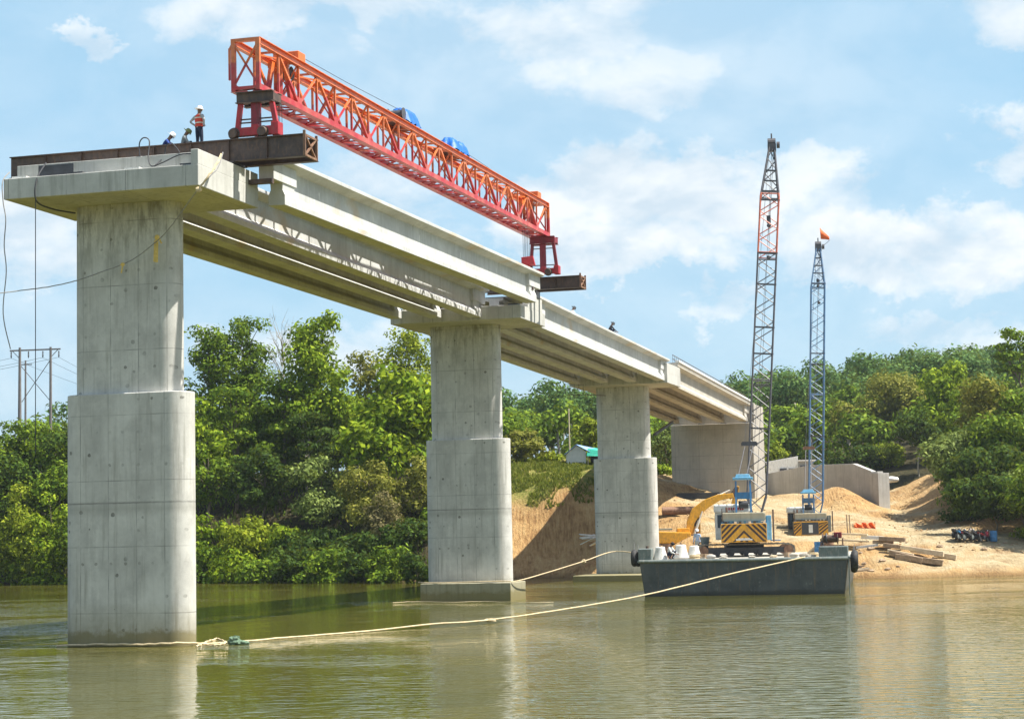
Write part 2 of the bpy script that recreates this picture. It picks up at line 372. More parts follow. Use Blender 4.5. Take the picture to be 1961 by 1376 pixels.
# ================================================================== bridge
def W(s, t, z=0.0): return st(s, t, z)
BR = (0, 0, BROT)
def obround(mb, c, h, s0, R, z0, z1, n=14):
    poly = []
    for i in range(n + 1): a = -pi / 2 + pi * i / n; poly.append((c + h + R * cos(a), s0 + R + R * sin(a)))
    for i in range(n + 1): a = pi / 2 + pi * i / n; poly.append((c - h + R * cos(a), s0 + R + R * sin(a)))
    return mb.prism(poly, z0, z1, ax='z')

def pier(s0, capz, label, footing=None, wall='full', pads=True, zbot=-3.0, stepz=9.4, upperlab=None):
    t = thing('bridge_pier', label, 'pier', W(s0, 0, 0), BR, 'concrete river piers')
    mb = MB(); obround(mb, 2.3, 1.84, 0.0, .72, zbot, stepz); o = mb.build('lower_shaft', M['pier'], t, smooth=True, bevel=.03)
    mb = MB(); obround(mb, 2.22, 1.56, 0.22, .60, stepz - .02, capz + .01); mb.build('upper_shaft', M['pier'], t, smooth=True, bevel=.02)
    # cap: flat ledge slab with chamfered lower edge, wall on top, side stopper
    mb = MB(); mb.box2((-1.4, -2.2, capz), (6.5, 3.2, capz + .78)); cap = mb.build('cap_beam', M['cap'], t, bevel=.025)
    zt = capz + .78
    mb = MB()
    if wall == 'full': mb.box2((-1.36, -1.3, zt - .01), (6.2, 2.1, capz + 1.42)); mb.box2((6.2, -2.19, zt - .01), (6.495, 3.19, capz + 1.34))
    elif wall == 'mid': mb.box2((-1.36, -.6, zt - .01), (6.496, 1.6, capz + .98)); mb.box2((6.1, -.35, zt - .01), (6.498, 2.6, capz + 1.55))
    else: mb.box2((-1.36, -1.0, zt - .01), (6.2, 2.1, capz + 1.2)); mb.box2((6.2, -2.19, zt - .01), (6.495, 3.19, capz + 1.55))
    mb.build('cap_wall', M['cap'], t, bevel=.02)
    if pads:
        for i, x in enumerate((-.85, 1.47, 3.78, 6.0)):
            for y in ((-1.75,) if wall == 'full' else (-1.75,)):
                MB().box2((x - .3, y - .3, zt), (x + .3, y + .15, zt + .09)).build('bearing_pad', M['dark'] if i % 2 else M['white'], t)
    if footing:
        f = footing; MB().box2((f[0], f[1], -3), (f[2], f[3], f[4])).build('footing', M['footing'], t, bevel=.04)
    return t
S1, S2, S3, S4 = 0.0, 42.8, 85.0, 124.3
C1, C2, C3 = 16.6, 16.12, 15.3
p1 = pier(S1, C1, 'tallest concrete pier at far left, standing in open water with workers on its cap')
MB().box2((-.45 + .0, -1.32, C1 + .80), (1.0 - .0, -1.30, C1 + 1.36)).build('cover_plate', M['dark'], p1)
p2 = pier(S2, C2, 'middle concrete pier with a square footing above the water', footing=(-.28, -.9, 5.2, 2.3, 1.05), wall='mid', stepz=9.4)
p3 = pier(S3, C3, 'concrete pier at the shore beside the left end of the barge', footing=(-.9, -4.6, 5.6, 2.6, .47), wall='side', stepz=9.6)

def girder_mesh(length, h=1.78, bf=.35, tfl=.58):
    mb = MB(); d = 1.0
    prof = [(-bf, 0), (bf, 0), (bf, .24), (.1, .50), (.1, h - .30), (tfl, h - .15), (tfl, h), (-tfl, h), (-tfl, h - .15), (-.1, h - .30), (-.1, .50), (-bf, .24)]
    mb.prism(prof, d, length - d)
    w = .31
    up = [(-w, .86), (w, .86), (w, h - .22), (tfl - .002, h - .15), (tfl - .002, h - .002), (-tfl + .002, h - .002), (-tfl + .002, h - .15), (-w, h - .22)]
    for a, b_ in ((0, d + 1.3), (length - d - 1.3, length)): mb.prism(up, a, b_)
    lo = [(-bf + .003, .003), (bf - .003, .003), (bf - .003, .40), (w - .06, .62), (w - .04, .90), (-w + .04, .90), (-w + .06, .62), (-bf + .003, .40)]
    for a, b_ in ((d - .004, d + 1.2), (length - d - 1.2, length - d + .004)): mb.prism(lo, a, b_)
    return mb
def girder(s0, s1, c, z0, z1, label, mat='girder', marks=True, group='precast bridge girders'):
    Ln = sqrt((s1 - s0) ** 2 + (z1 - z0) ** 2); sl_ = math.asin((z1 - z0) / Ln)
    mtx = Matrix.Rotation(BROT, 4, 'Z') @ Matrix.Rotation(sl_, 4, 'X')
    t = thing('bridge_girder', label, 'girder', W(s0, c, z0), mtx.to_euler(), group)
    girder_mesh(Ln).build('girder_beam', M[mat], t, bevel=.015)
    if marks:
        y = 5.2
        while y < Ln - 2:
            MB().box((.1045, y, 1.0), (.012, .07, .30)).build('web_mark', M['white'], t); y += 6.4  # raised white mark on the side of the web
    return t
# span 1: the outer girder is still raised and shifted outwards, the others rest on the caps
girder(2.55, 41.6, 7.12, 16.72, 16.95, 'raised outer girder hanging under the red truss between the left and middle piers')
girder(2.4, 41.5, 3.82, 16.66, 16.24, 'girder striped by the truss shadow, next inward from the raised one', marks=False)
girder(2.4, 41.2, 1.50, 16.62, 16.30, 'left span girder with one thin sunlit line along its lower flange', marks=False)
girder(2.4, 41.0, -.85, 16.60, 16.36, 'innermost girder of the left span, farthest from the red truss', marks=False)
for c, lb in ((5.93, 'sunlit outer girder of the middle span between middle and shore piers'), (3.7, 'second girder in under the middle span deck'), (1.45, 'third girder in under the middle span deck'), (-.85, 'far side girder under the middle span')):
    girder(44.75, 84.0, c, 16.10, 15.44, lb, marks=c > 5)
for c, lb in ((5.95, 'sunlit outer girder of the last span running to the abutment'), (3.7, 'second girder in under the last span deck'), (1.45, 'third girder in under the last span deck'), (-.85, 'far side girder under the last span')):
    girder(87.0, 124.2, c, 15.28, 14.25, lb, mat='girder_old', marks=False)
def deck(s0, s1, z0, z1, t0, t1, th, label, name='deck_slab'):
    Ln = sqrt((s1 - s0) ** 2 + (z1 - z0) ** 2); sl_ = math.asin((z1 - z0) / Ln)
    e = (Matrix.Rotation(BROT, 4, 'Z') @ Matrix.Rotation(sl_, 4, 'X')).to_euler()
    t = thing(name, label, 'deck', W(s0, 0, z0), e)
    return t, Ln
for (ta, tb, nm) in ((2.10, 2.53, 'narrow'), (2.66, 3.22, 'wide')):  # planks added to shade the inner girder, leaving one thin lit slit
    t, Ln = deck(4.2, 39.6, 18.30, 17.95, 0, 0, 0, '%s plank strip added for shade between the two middle girders of the left span' % nm, 'shading_plank_strip')
    MB().box2((ta, 0, 0), (tb, Ln, .04)).build('planks', M['wood'], t)
t, Ln = deck(4.2, 39.6, 18.28, 17.98, 0, 0, 0, 'plank sheet added for shade between the two girders farthest from the truss', 'shading_plank_strip')  # added sheet keeps the sun off the innermost girder
MB().box2((-.26, 0, 0), (.90, Ln, .04)).build('planks', M['wood'], t)
t, Ln = deck(44.9, 83.8, 17.885, 17.225, 0, 0, 0, 'thin plank formwork deck on the middle span girders')
MB().box2((-1.3, 0, 0), (6.0, Ln, .06)).build('deck_panel', M['cap'], t)
t, Ln = deck(87.2, 124.3, 17.065, 16.035, 0, 0, 0, 'concrete deck of the last span with its pale edge and dark railing bars')
MB().box2((-1.6, 0, 0), (6.55, Ln, .16)).build('deck_panel', M['abut'], t)
MB().box2((6.3, .05, .161), (6.62, Ln - .05, .36)).build('edge_kerb', M['white'], t, bevel=.02)
mb = MB()
for i in range(46):
    y = .3 + i * (Ln - .6) / 45; mb.tube((6.05, y, .16), (6.05, y, .80), .018, n=5)
for z in (.5, .82): mb.tube((6.05, .2, z), (6.05, Ln - .2, z), .03, n=5)
mb.build('railing_bars', M['steel'], t)

# abutment and retaining walls
t = thing('abutment', 'broad concrete abutment wall carrying the far end of the last span', 'abutment', W(S4, 0, 0), BR)
MB().box2((-1.6, 0, 4), (6.65, 1.8, 14.2)).build('front_wall', M['abut'], t, bevel=.04)
MB().box2((-1.6, 1.0, 14.2), (6.64, 1.78, 16.2)).build('back_wall', M['abut'], t, bevel=.03)
MB().box2((6.25, 1.8, 4), (6.652, 7.0, 16.1)).build('side_wall', M['abut'], t, bevel=.03)
for x in (-.85, 1.45, 3.7, 5.9): MB().box2((x - .3, .1, 14.2), (x + .3, .7, 14.27)).build('bearing_pad', M['dark'], t)
# dark formwork leaning at its foot
t = thing('formwork_stack', 'stack of dark formwork sheets lying at the foot of the abutment', 'formwork', atY(1340, 957, 187))
for k in range(5): MB().box((rnd.uniform(-.15, .15), 0, .08 + k * .14), (5.2 - .3 * k, 2.0, .11), rot=(0, 0, rnd.uniform(-.04, .04))).build('formwork_sheet', M['dark'], t)

# ================================================================== launching gantry
base = W(1.15, 6.93, 20.75)
sl_ = .0095
TE = (Matrix.Rotation(BROT, 4, 'Z') @ Matrix.Rotation(sl_, 4, 'X')).to_euler()
LG = thing('launching_gantry', 'long orange and red lattice gantry spanning the rail beams above the raised girder', 'gantry', base, TE)
TL = 42.6; HW = .50; HT = 2.03
for sx_ in (-1, 1):
    x = sx_ * HW
    MB().ibeam((x, 0, HT - .14), (x, TL, HT - .14), .20, .28).build('top_chord', M['truss'], LG)
    mb = MB(); mb.box2((x - .09, 0, 0), (x + .09, TL, .24)); mb.box2((x - .14, 0, -.02), (x + .14, TL, -.001)); mb.build('bottom_chord', M['truss'], LG)
    # one lattice panel per four metre bay
    k = 0; y = 0.05
    for k in range(11):
        y0 = -.05 + 4.0 * k; mb = MB()
        def clampy(a): return min(max(a, .08), TL - .08)
        yb = clampy(y0 + 4.0 + .0) if k < 10 else TL - .1
        yv = y0 + 4.05
        for (a, b_, w) in (((clampy(y0 + 2.0), .2), (clampy(y0 + 2.0), HT - .25), .085), ((clampy(yv), .2), (clampy(yv), HT - .25), .085)):
            mb.bar((x, a[0], a[1]), (x, b_[0], b_[1]), w, w, up=(1, 0, 0))
        for (ya, yb2, w) in ((yv, yv - 2.0, .11), (yv, yv + 2.0, .075)):
            if ya > TL - .2: continue
            mb.bar((x, clampy(ya), .2), (x, clampy(yb2), HT - .25), w, w, up=(1, 0, 0))
        # gusset plates
        if yv < TL - .2:
            mb.prism([(yv - .28, .2), (yv + .28, .2), (yv + .08, .5), (yv - .08, .5)], x - .06, x + .06, ax='x')
            mb.prism([(clampy(yv + 2) - .2, HT - .27), (clampy(yv + 2) + .2, HT - .27), (clampy(yv + 2) + .07, HT - .48), (clampy(yv + 2) - .07, HT - .48)], x - .05, x + .05, ax='x')
        mb.build('lattice_panel', M['truss'], LG)
mb = MB()
for k in range(22):
    y = .1 + k * 2.0; mb.bar((-HW, y, HT - .1), (HW, y, HT - .1), .08)
    if y + 2 < TL: mb.bar((-HW * (1 if k % 2 else -1), y, HT - .12), (HW * (1 if k % 2 else -1), y + 2, HT - .12), .06)
mb.build('top_bracing', M['truss'], LG)
mb = MB()
for k in range(43):
    y = .1 + k * 1.0; mb.bar((-HW, y, .06), (HW, y, .06), .06)
    if y + 1 < TL: mb.bar((-HW * (1 if k % 2 else -1), y, .07), (HW * (1 if k % 2 else -1), y + 1, .07), .06)
mb.build('bottom_bracing', M['truss'], LG)
for k in range(1, 11):   # cross frames
    y = -.05 + 4 * k; mb = MB()
    mb.bar((-HW, y, .2), (HW, y, HT - .2), .05); mb.bar((HW, y, .2), (-HW, y, HT - .2), .05)
    mb.build('cross_brace', M['truss'], LG)
for y in (0.0, TL):
    mb = MB()
    for x in (-HW, HW): mb.bar((x, y, 0), (x, y, HT - .02), .17, .14)
    for z in (.10, HT - .08): mb.bar((-HW, y, z), (HW, y, z), .16, .12)
    mb.bar((-HW, y, .2), (HW, y, HT - .2), .07); mb.bar((HW, y, .2), (-HW, y, HT - .2), .07)
    mb.bar((-HW - .18, y + .02, .45), (-HW - .18, y + .02, HT - .35), .07); mb.bar((-HW - .18, y + .02, HT - .4), (-HW, y, HT - .1), .06)
    mb.build('end_frame', M['truss'], LG)
def trolley_box(y, name='trolley_box'):
    MB().box((0, y, HT + .18), (1.1, .75, .36)).build(name, M['orange'], LG, bevel=.03)
trolley_box(4.3); trolley_box(40.6)
# heavy inner lifting frames with pulleys
for y in (3.2, 39.6):
    mb = MB()
    for dy in (-.55, .55):
        for x in (-.3, .3): mb.bar((x * .6, y + dy * .4, HT - .25), (x, y + dy, .15), .16, .16)
    mb.bar((-.42, y, HT - .35), (.42, y, HT - .35), .22, .22); mb.build('lifting_frame', M['truss'], LG)
    mb = MB(); mb.lathe([(.22, -.2), (.28, -.18), (.2, -.1), (.2, .1), (.28, .18), (.22, .2)], (0, y + .9, HT - .5), 16, axis='x'); mb.build('pulley', M['dark'], LG)
# end legs on wheeled bogies
def portal(y, z_beam_top, label_y, far=False):
    # geometry in the gantry's frame; z_beam_top is the rail beam top in this frame
    z0 = z_beam_top
    mb = MB(); mb.ibeam((-.42, y, -.27), (1.08, y, -.27), .30, .42); mb.ibeam((-.42, y + .75, -.27), (1.08, y + .75, -.27), .30, .42)
    for x in (-.3, .4, 1.0): mb.bar((x, y, -.27), (x, y + .75, -.27), .16, .3)
    mb.build('cross_beam', M['steel'] if not far else M['darkred'], LG)
    for (xt, xb) in ((-.30, -.42), (.98, 1.15)):
        MB().bar((xt, y + .1, -.48), (xb, y + .1, z0 + .42), .17, .17).build('leg', M['red'] if not far else M['darkred'], LG)
    MB().bar((.33, y + .1, -.48), (.33, y + .1, z0 + .42), .34, .2).build('leg', M['darkred'], LG)
    for z in (z0 + .62, -.75 if far else z0 + .75): MB().bar((-.4, y + .12, z), (1.1, y + .12, z), .05).build('tie_rod', M['steel'], LG)
    mb = MB(); mb.box2((-.62, y - .05, z0 + .10), (1.28, y + .25, z0 + .42)); mb.box2((.2, y - .12, z0 + .08), (.5, y + .3, z0 + .50)); mb.box2((1.0, y - .10, z0 + .05), (1.30, y + .4, z0 + .55))
    bg_ = mb.build('bogie', M['red'], LG, bevel=.02)
    for x in (-.52, .66):
        w = MB().lathe([(.05, -.09), (.17, -.09), (.19, -.06), (.19, .06), (.24, .07), (.24, .10), (.05, .10)], (x, y - .12, z0 + .20), 20, axis='y').build('wheel', M['steel'], bg_, smooth=True)
    return bg_
inv = (Matrix.Translation(base) @ Matrix.Rotation(BROT, 4, 'Z') @ Matrix.Rotation(sl_, 4, 'X')).inverted()
def toL(p): return inv @ V(p)
RB1 = 18.93; RB2 = 18.80
z_n = toL(W(1.2, 7, RB1)).z; z_f = toL(W(43.6, 7, RB2)).z
portal(.05, z_n, 0); portal(TL - .85, z_f, 0, True)
# hoist ropes and hook blocks
for y, far in ((3.0, 0), (39.4, 1)):
    zb = -1.60 if not far else -1.55
    mb = MB()
    for i in range(6): mb.tube((-.18 + .07 * i, y + .05 * (i % 2), .3), (-.18 + .07 * i, y + .05 * (i % 2), zb), .012, n=4)
    mb.build('hoist_ropes', M['cable'], LG)
    mb = MB(); mb.box((0, y, zb - .22), (.55, .3, .45)); mb.box((.0, y, zb - .62), (.34, .22, .40), rot=(0, .2, 0)); mb.prism([(-.3, zb), (.42, zb + .05), (.55, zb - .5), (.3, zb - .5)], y - .18, y + .0)
    mb.build('hook_block', M['red'], LG, bevel=.03)
# covered winches on top: things of their own
def winch(y, n, label, wide=1.5):
    t = thing('covered_winch', label, 'winch', (Matrix.Translation(base) @ Matrix.Rotation(BROT, 4, 'Z') @ Matrix.Rotation(sl_, 4, 'X')) @ V((0, y, HT)), TE, 'winches under blue tarpaulins')
    mb = MB(); mb.box2((-.45, 0, 0), (.45, wide + .6, .1)); mb.build('skid_frame', M['steel'], t)
    if n == 0: MB().lathe([(.05, -.4), (.30, -.4), (.30, -.36), (.2, -.34), (.2, .34), (.30, .36), (.30, .4), (.05, .4)], (0, .35, .38), 18, axis='x').build('drum', M['boomdark'], t, smooth=True)
    mb = MB(); nx, ny = 18, 22; vs = []
    r_ = random.Random(n + 3)
    for j in range(ny + 1):
        for i in range(nx + 1):
            u = i / nx * 2 - 1; v = j / ny
            prof = (.80 if n == 0 else (.28 + .48 * abs(sin(v * 6.5)) ** .7)) * (min(1, v * 6 + .1) * min(1, (1 - v) * 5 + .1)) ** .5
            z = max(.05, prof * (1 - abs(u) ** 3.5)) + r_.uniform(-.045, .045)
            vs.append((u * (.60 + .05 * sin(v * 19)), .55 + v * wide + .03 * sin(u * 9), z))
    fs = [(j * (nx + 1) + i, j * (nx + 1) + i + 1, (j + 1) * (nx + 1) + i + 1, (j + 1) * (nx + 1) + i) for j in range(ny) for i in range(nx)]
    mb.add(vs, fs); o = mb.build('tarpaulin', M['tarp'], t, smooth=True)
    return t
winch(16.8, 0, 'winch with a bare drum and a tall blue tarpaulin on the gantry, nearest', 1.9)
winch(24.0, 1, 'low winch under a lumpy blue tarpaulin farther along the gantry', 2.6)
mb = MB()
mw = Matrix.Translation(base) @ Matrix.Rotation(BROT, 4, 'Z') @ Matrix.Rotation(sl_, 4, 'X')
mb.path([mw @ V((.3, a, HT + b_)) for a, b_ in ((4.8, .32), (10, .36), (17.0, .52))], .013, 4)
tag(mb.build('winch_cable', M['cable']), 'thin hoist cable stretched along the near half of the gantry top', 'cable', 'cables along the gantry')
mb = MB(); mb.path([mw @ V((.3, a, HT + b_)) for a, b_ in ((27.5, .30), (34, .12), (40.2, .2))], .013, 4)
tag(mb.build('winch_cable', M['cable']), 'thin hoist cable stretched along the far half of the gantry top', 'cable', 'cables along the gantry')

# rail beams (pairs of brown I-beams with a braced end)
def rail(s, t0, t1, zt, h, label, w=1.25):
    t = thing('rail_beam', label, 'rail beam', W(s, 0, zt - h), BR, 'brown steel rail beams on the pier caps')
    for k, y in enumerate((0.14, w)):
        MB().ibeam((t0, y, h / 2), (t1, y, h / 2), .28, h, .035, .02).build('i_beam', M['steel'], t)
    mb = MB(); x = t1 - .02
    for y in (.02, w - .02): mb.bar((x, y, 0.02), (x, y, h + .12), .10, .05)
    mb.bar((x, .1, .06), (x, w - .1, h - .06), .07, .06); mb.bar((x, w - .1, .06), (x, .1, h - .06), .07, .06); mb.bar((x, .1, .05), (x, w - .1, .05), .08); mb.bar((x, .1, h - .05), (x, w - .1, h - .05), .08)
    mb.build('end_bracing', M['rustpipe'], t)
    mb = MB(); n = int((t1 - t0) / 1.55)
    for i in range(1, n + 1):
        xx = t0 + (t1 - t0) * i / (n + 1); mb.box((xx, 0.07, h / 2), (.02, .12, h - .072)); mb.bar((xx, .2, h * .3), (xx, w - .06, h * .7), .06)
    mb.build('stiffeners', M['steel'], t)
    return t
rail(1.0, -3.05, 9.34, RB1 - .02, .86, 'long brown rail beam across the left pier cap under the gantry legs')
tl2 = onS(922, 556, 43.6)[0]
rail(43.6, tl2, 9.34, RB2 - .0, .72, 'brown rail beam on the middle pier poking out past the raised girder')
for x, wd in ((-.6, 'leftmost'), (2.2, 'left middle'), (5.0, 'right middle'), (6.2, 'rightmost')):
    tag(MB().box(W(1.65, x, 18.045), (.5, 1.3, .06), rot=(0, 0, BROT)).build('packing_plate', M['dark']), wd + ' dark packing plate under the long rail beam on the left pier', 'plate', 'packing plates under the rail beam')
for x, wd in ((2.4, 'left'), (5.4, 'middle'), (6.3, 'right')):
    tag(MB().box(W(44.2, x, (17.67 + 18.08) / 2), (.5, 1.2, .40), rot=(0, 0, BROT)).build('packing_block', M['dark']), wd + ' dark packing block under the rail beam on the middle pier', 'block', 'packing blocks on the middle pier')
# temporary bearers for the raised girder (steel brackets off the caps)
for s, z, lb in ((3.3, 16.72, 'left'), (40.9, 16.95, 'middle')):
    tag(MB().box(W(s - .9, 6.75, z + .75), (1.4, .25, .18), rot=(0, 0, BROT)).build('steel_bracket', M['steel']), 'steel bracket carrying the raised girder off the %s pier cap' % lb, 'bracket')
# ================================================================== terrain
def zt(u, v, Y): p = atY(u, v, Y); return (p.x, p.y, p.z)
shore = [(-400, 330), (-200, 240), (-120, 208), (-80, 196), (-49, 186), (-34, 179), (-22, 172), (-14, 167), (-7, 163.5), (-3, 164), (1, 165), (5, 163), (9, 158), (14, 152), (20, 147.5), (28, 147), (37.5, 143.7), (50, 140), (70, 134), (120, 122), (300, 90)]
P = []
for x, y in shore: P += [(x, y, 0.0), (x + 0, y - 5, -1.0), (x, y - 14, -3), (x, y - 45, -4)]
for x, y in shore[:9]: P += [(x, y + 4, 2.6), (x, y + 11, 6.8), (x, y + 18, 8.6), (x, y + 45, 10), (x, y + 120, 12), (x, y + 300, 20)]
P += [zt(990, 1070, 169), zt(1040, 1065, 169.5), zt(1100, 1062, 169.5), zt(1143, 1060, 169), zt(1180, 1055, 168)]
P += [zt(992, 985, 173.5), zt(1050, 938, 174.5), zt(1100, 920, 175.5), zt(1143, 903, 176), zt(1180, 893, 177)]
P += [zt(985, 945, 178), zt(1050, 905, 182), zt(1110, 893, 186), zt(1150, 893, 190), zt(1000, 882, 192), zt(1200, 890, 190), zt(985, 880, 200), zt(1100, 889, 205)]
P += [zt(1240, 960, 182), zt(1230, 1010, 168), zt(1225, 1060, 160), zt(1270, 905, 200), zt(1280, 950, 186), zt(1300, 975, 172), zt(1330, 1000, 163), zt(1300, 1030, 154), zt(1350, 1038, 152), zt(1420, 1040, 152)]
P += [zt(1400, 952, 190), zt(1500, 952, 186), zt(1520, 978, 176), zt(1480, 1005, 166), zt(1530, 1035, 158), zt(1600, 1000, 168), zt(1560, 970, 182), zt(1640, 985, 178), zt(1690, 990, 181), zt(1600, 1035, 155), zt(1660, 1035, 155)]
P += [zt(1720, 985, 187), zt(1700, 968, 205), zt(1700, 1010, 166), zt(1760, 1012, 168), zt(1800, 1032, 157), zt(1860, 1045, 153), zt(1961, 1062, 150), zt(1640, 1062, 150), zt(1700, 1075, 147.5), zt(1850, 1080, 147), (34, 150, 1.1)]
P += [zt(1700, 925, 212), zt(1735, 935, 200), zt(1770, 908, 194), zt(1790, 1000, 172), zt(1830, 1022, 162), zt(1830, 930, 180), zt(1880, 960, 172), zt(1890, 1020, 160), zt(1961, 1035, 157), zt(1961, 980, 166)]
P += [(48, 190, 11), (60, 200, 14), (60, 170, 8), (75, 150, 4), (90, 160, 8), (100, 220, 18), (140, 190, 15), (25, 215, 8.6), (10, 215, 10), (20, 240, 10), (40, 262, 13), (0, 250, 13), (-20, 250, 11),
      (9, 330, 15), (-5, 330, 15), (25, 340, 16), (30, 400, 19), (60, 400, 23), (94, 400, 27), (150, 420, 33), (220, 380, 34), (-60, 420, 18), (-200, 450, 18), (0, 900, 15), (400, 900, 25), (-400, 900, 15), (900, 500, 25), (900, 100, 10), (-900, 500, 15), (900, 1400, 20), (-900, 1400, 20), (900, -60, -4), (-900, -60, -4), (-900, 360, 2), (0, 20, -4)]
P = np.array(P, float)
def kern(r): return r
D = np.hypot(P[:, None, 0] - P[None, :, 0], P[:, None, 1] - P[None, :, 1])
n_ = len(P); A_ = np.zeros((n_ + 3, n_ + 3)); A_[:n_, :n_] = kern(D) + np.eye(n_) * -0.25
A_[:n_, n_] = 1; A_[:n_, n_ + 1:] = P[:, :2]; A_[n_, :n_] = 1; A_[n_ + 1:, :n_] = P[:, :2].T
rb = np.linalg.lstsq(A_, np.concatenate([P[:, 2], np.zeros(3)]), rcond=None)[0]
def vnoise(x, y, sc, seed):
    x = np.asarray(x, float) / sc; y = np.asarray(y, float) / sc
    xi = np.floor(x).astype(int); yi = np.floor(y).astype(int); fx = x - xi; fy = y - yi
    fx = fx * fx * (3 - 2 * fx); fy = fy * fy * (3 - 2 * fy)
    def h(a, b): return (np.abs(np.sin(a * 127.1 + b * 311.7 + seed * 74.7) * 43758.5453) % 1.0)
    return (h(xi, yi) * (1 - fx) + h(xi + 1, yi) * fx) * (1 - fy) + (h(xi, yi + 1) * (1 - fx) + h(xi + 1, yi + 1) * fx) * fy - .5
mounds = [zt(1602, 930, 183) + (.62,), zt(1515, 940, 186) + (.45,), zt(1560, 945, 186) + (.5,), zt(1632, 958, 180) + (.6,), zt(1690, 1040, 149) + (.55,), zt(1655, 1058, 147.6) + (.4,), zt(1745, 1052, 149) + (.30,), zt(1310, 988, 168) + (.5,), zt(1632, 1008, 161) + (.45,), zt(1575, 1000, 172) + (.4,)]
def ground(x, y):
    x = np.atleast_1d(np.asarray(x, float)); y = np.atleast_1d(np.asarray(y, float)); z = np.zeros_like(x)
    for i in range(0, len(x), 20000):
        xs, ys = x[i:i + 20000], y[i:i + 20000]
        d = np.hypot(xs[:, None] - P[None, :, 0], ys[:, None] - P[None, :, 1])
        z[i:i + 20000] = kern(d) @ rb[:n_] + rb[n_] + xs * rb[n_ + 1] + ys * rb[n_ + 2]
    for mx, my, mz, k in mounds:
        d = np.hypot(x - mx, y - my) * (1 + .35 * vnoise(x, y, 1.8, 9)); c_ = mz - k * (np.sqrt(d * d + .8) - .9); z = np.maximum(z, c_) + .35 * np.exp(-((z - c_) / .5) ** 2)
    a = np.clip((z + .5) / 2, 0, 1)
    z = z + a * (vnoise(x, y, 6, 1) * .5 + vnoise(x, y, 2.3, 2) * .28 + vnoise(x, y, .9, 3) * .16)
    return z
def gz(x, y): return float(ground([x], [y])[0])
def hit(u, v, y0=138, y1=240):
    Y = np.arange(y0, y1, .2); r = ray(u, v); x = r.x / r.y * Y; z = CAMH + r.z / r.y * Y
    g_ = ground(x, Y); k = np.where(g_ > z)[0]
    k = k[0] if len(k) else len(Y) // 4
    return V((x[k], Y[k], g_[k]))
def axis_pts(lo, hi, a, b, fine, grow=1.18):
    pts = list(np.arange(a, b, fine)); st_ = fine; x = a
    left = []
    while x > lo: st_ *= grow; x -= st_; left.append(x)
    st_ = fine; x = pts[-1]; right = []
    while x < hi: st_ *= grow; x += st_; right.append(x)
    return np.array(left[::-1] + pts + right)
gx = axis_pts(-1600, 1600, -52, 62, .55); gy = axis_pts(-250, 1800, 140, 214, .55)
GX, GY = np.meshgrid(gx, gy); GZ = ground(GX.ravel(), GY.ravel()).reshape(GX.shape)
me = bpy.data.meshes.new('ground'); ny_, nx_ = GX.shape
idx = np.arange(nx_ * ny_).reshape(ny_, nx_)
quads = np.stack([idx[:-1, :-1], idx[:-1, 1:], idx[1:, 1:], idx[1:, :-1]], -1).reshape(-1, 4)
def fastmesh(me, verts, quads):
    k = quads.shape[1]
    me.vertices.add(len(verts)); me.vertices.foreach_set('co', np.asarray(verts, np.float32).ravel())
    me.loops.add(quads.size); me.loops.foreach_set('vertex_index', quads.ravel().astype(np.int32))
    me.polygons.add(len(quads)); me.polygons.foreach_set('loop_start', np.arange(0, quads.size, k, dtype=np.int32))
    me.polygons.foreach_set('loop_total', np.full(len(quads), k, dtype=np.int32)); me.update(calc_edges=True)
fastmesh(me, np.stack([GX.ravel(), GY.ravel(), GZ.ravel()], -1), quads)
me.polygons.foreach_set('use_smooth', [True] * len(me.polygons))
# ground cover weights: grass / forest floor / bright sand
gxr, gyr, gzr = GX.ravel(), GY.ravel(), GZ.ravel()
def sstep(a, b, x): t_ = np.clip((x - a) / (b - a), 0, 1); return t_ * t_ * (3 - 2 * t_)
sy_, sx_ = np.gradient(GZ, gy, gx); slope = np.hypot(sx_, sy_).ravel()
nz = vnoise(gxr, gyr, 4, 5) + .6 * vnoise(gxr, gyr, 1.6, 6)
grass = sstep(0, 1, (gzr - 7.2 + nz * 1.2 + (gxr < 3) * .8) / 1.2) * (gxr < 11.5 + nz * 2) * (gyr > 171) + (gyr > 215)
grass = np.clip(grass, 0, 1)
forest = np.clip((gxr < -2 + nz * 2) * 1.0 + (gxr > 44 - (gyr - 150) * .06 + nz * 2) * (gyr > 152) * 1.0 + (gyr > 225), 0, 1)
spoil = np.zeros_like(gxr)
for i_, (mx, my, mz, k) in enumerate(mounds):
    spoil = np.maximum(spoil, (.95 if i_ in (3, 4, 5, 6) else .6) * np.exp(-((np.hypot(gxr - mx, gyr - my) / 2.6) ** 2) * (1 + nz)))
spoil = np.clip(spoil, 0, 1)
sand = (1 - .85 * sstep(.22, .42, slope + nz * .12)) * (1 - spoil) * (1 - forest) * sstep(12, 16, gxr + nz * 3) * sstep(0.1, .7, gzr) * (1 - sstep(38, 41, gxr - (gyr - 170) * .08 + nz) * (gyr > 160))
ca = me.color_attributes.new('cover', 'FLOAT_COLOR', 'POINT')
ca.data.foreach_set('color', np.stack([grass, forest, sand, np.ones_like(sand)], -1).astype(np.float32).ravel())
gm, t, p, tc = newmat('earth, sand and grass'); g = tc.outputs['Object']
at = N(t, 'ShaderNodeAttribute'); at.attribute_name = 'cover'; sp = N(t, 'ShaderNodeSeparateColor'); L(t, at.outputs['Color'], sp.inputs[0])
n1g = noise(t, g, .35, 8, .65); n2g = noise(t, g, 2.6, 8, .7); stri = noise(t, mapping(t, g, scale=(3.4, .8, .2)), 1.6, 6, .65)
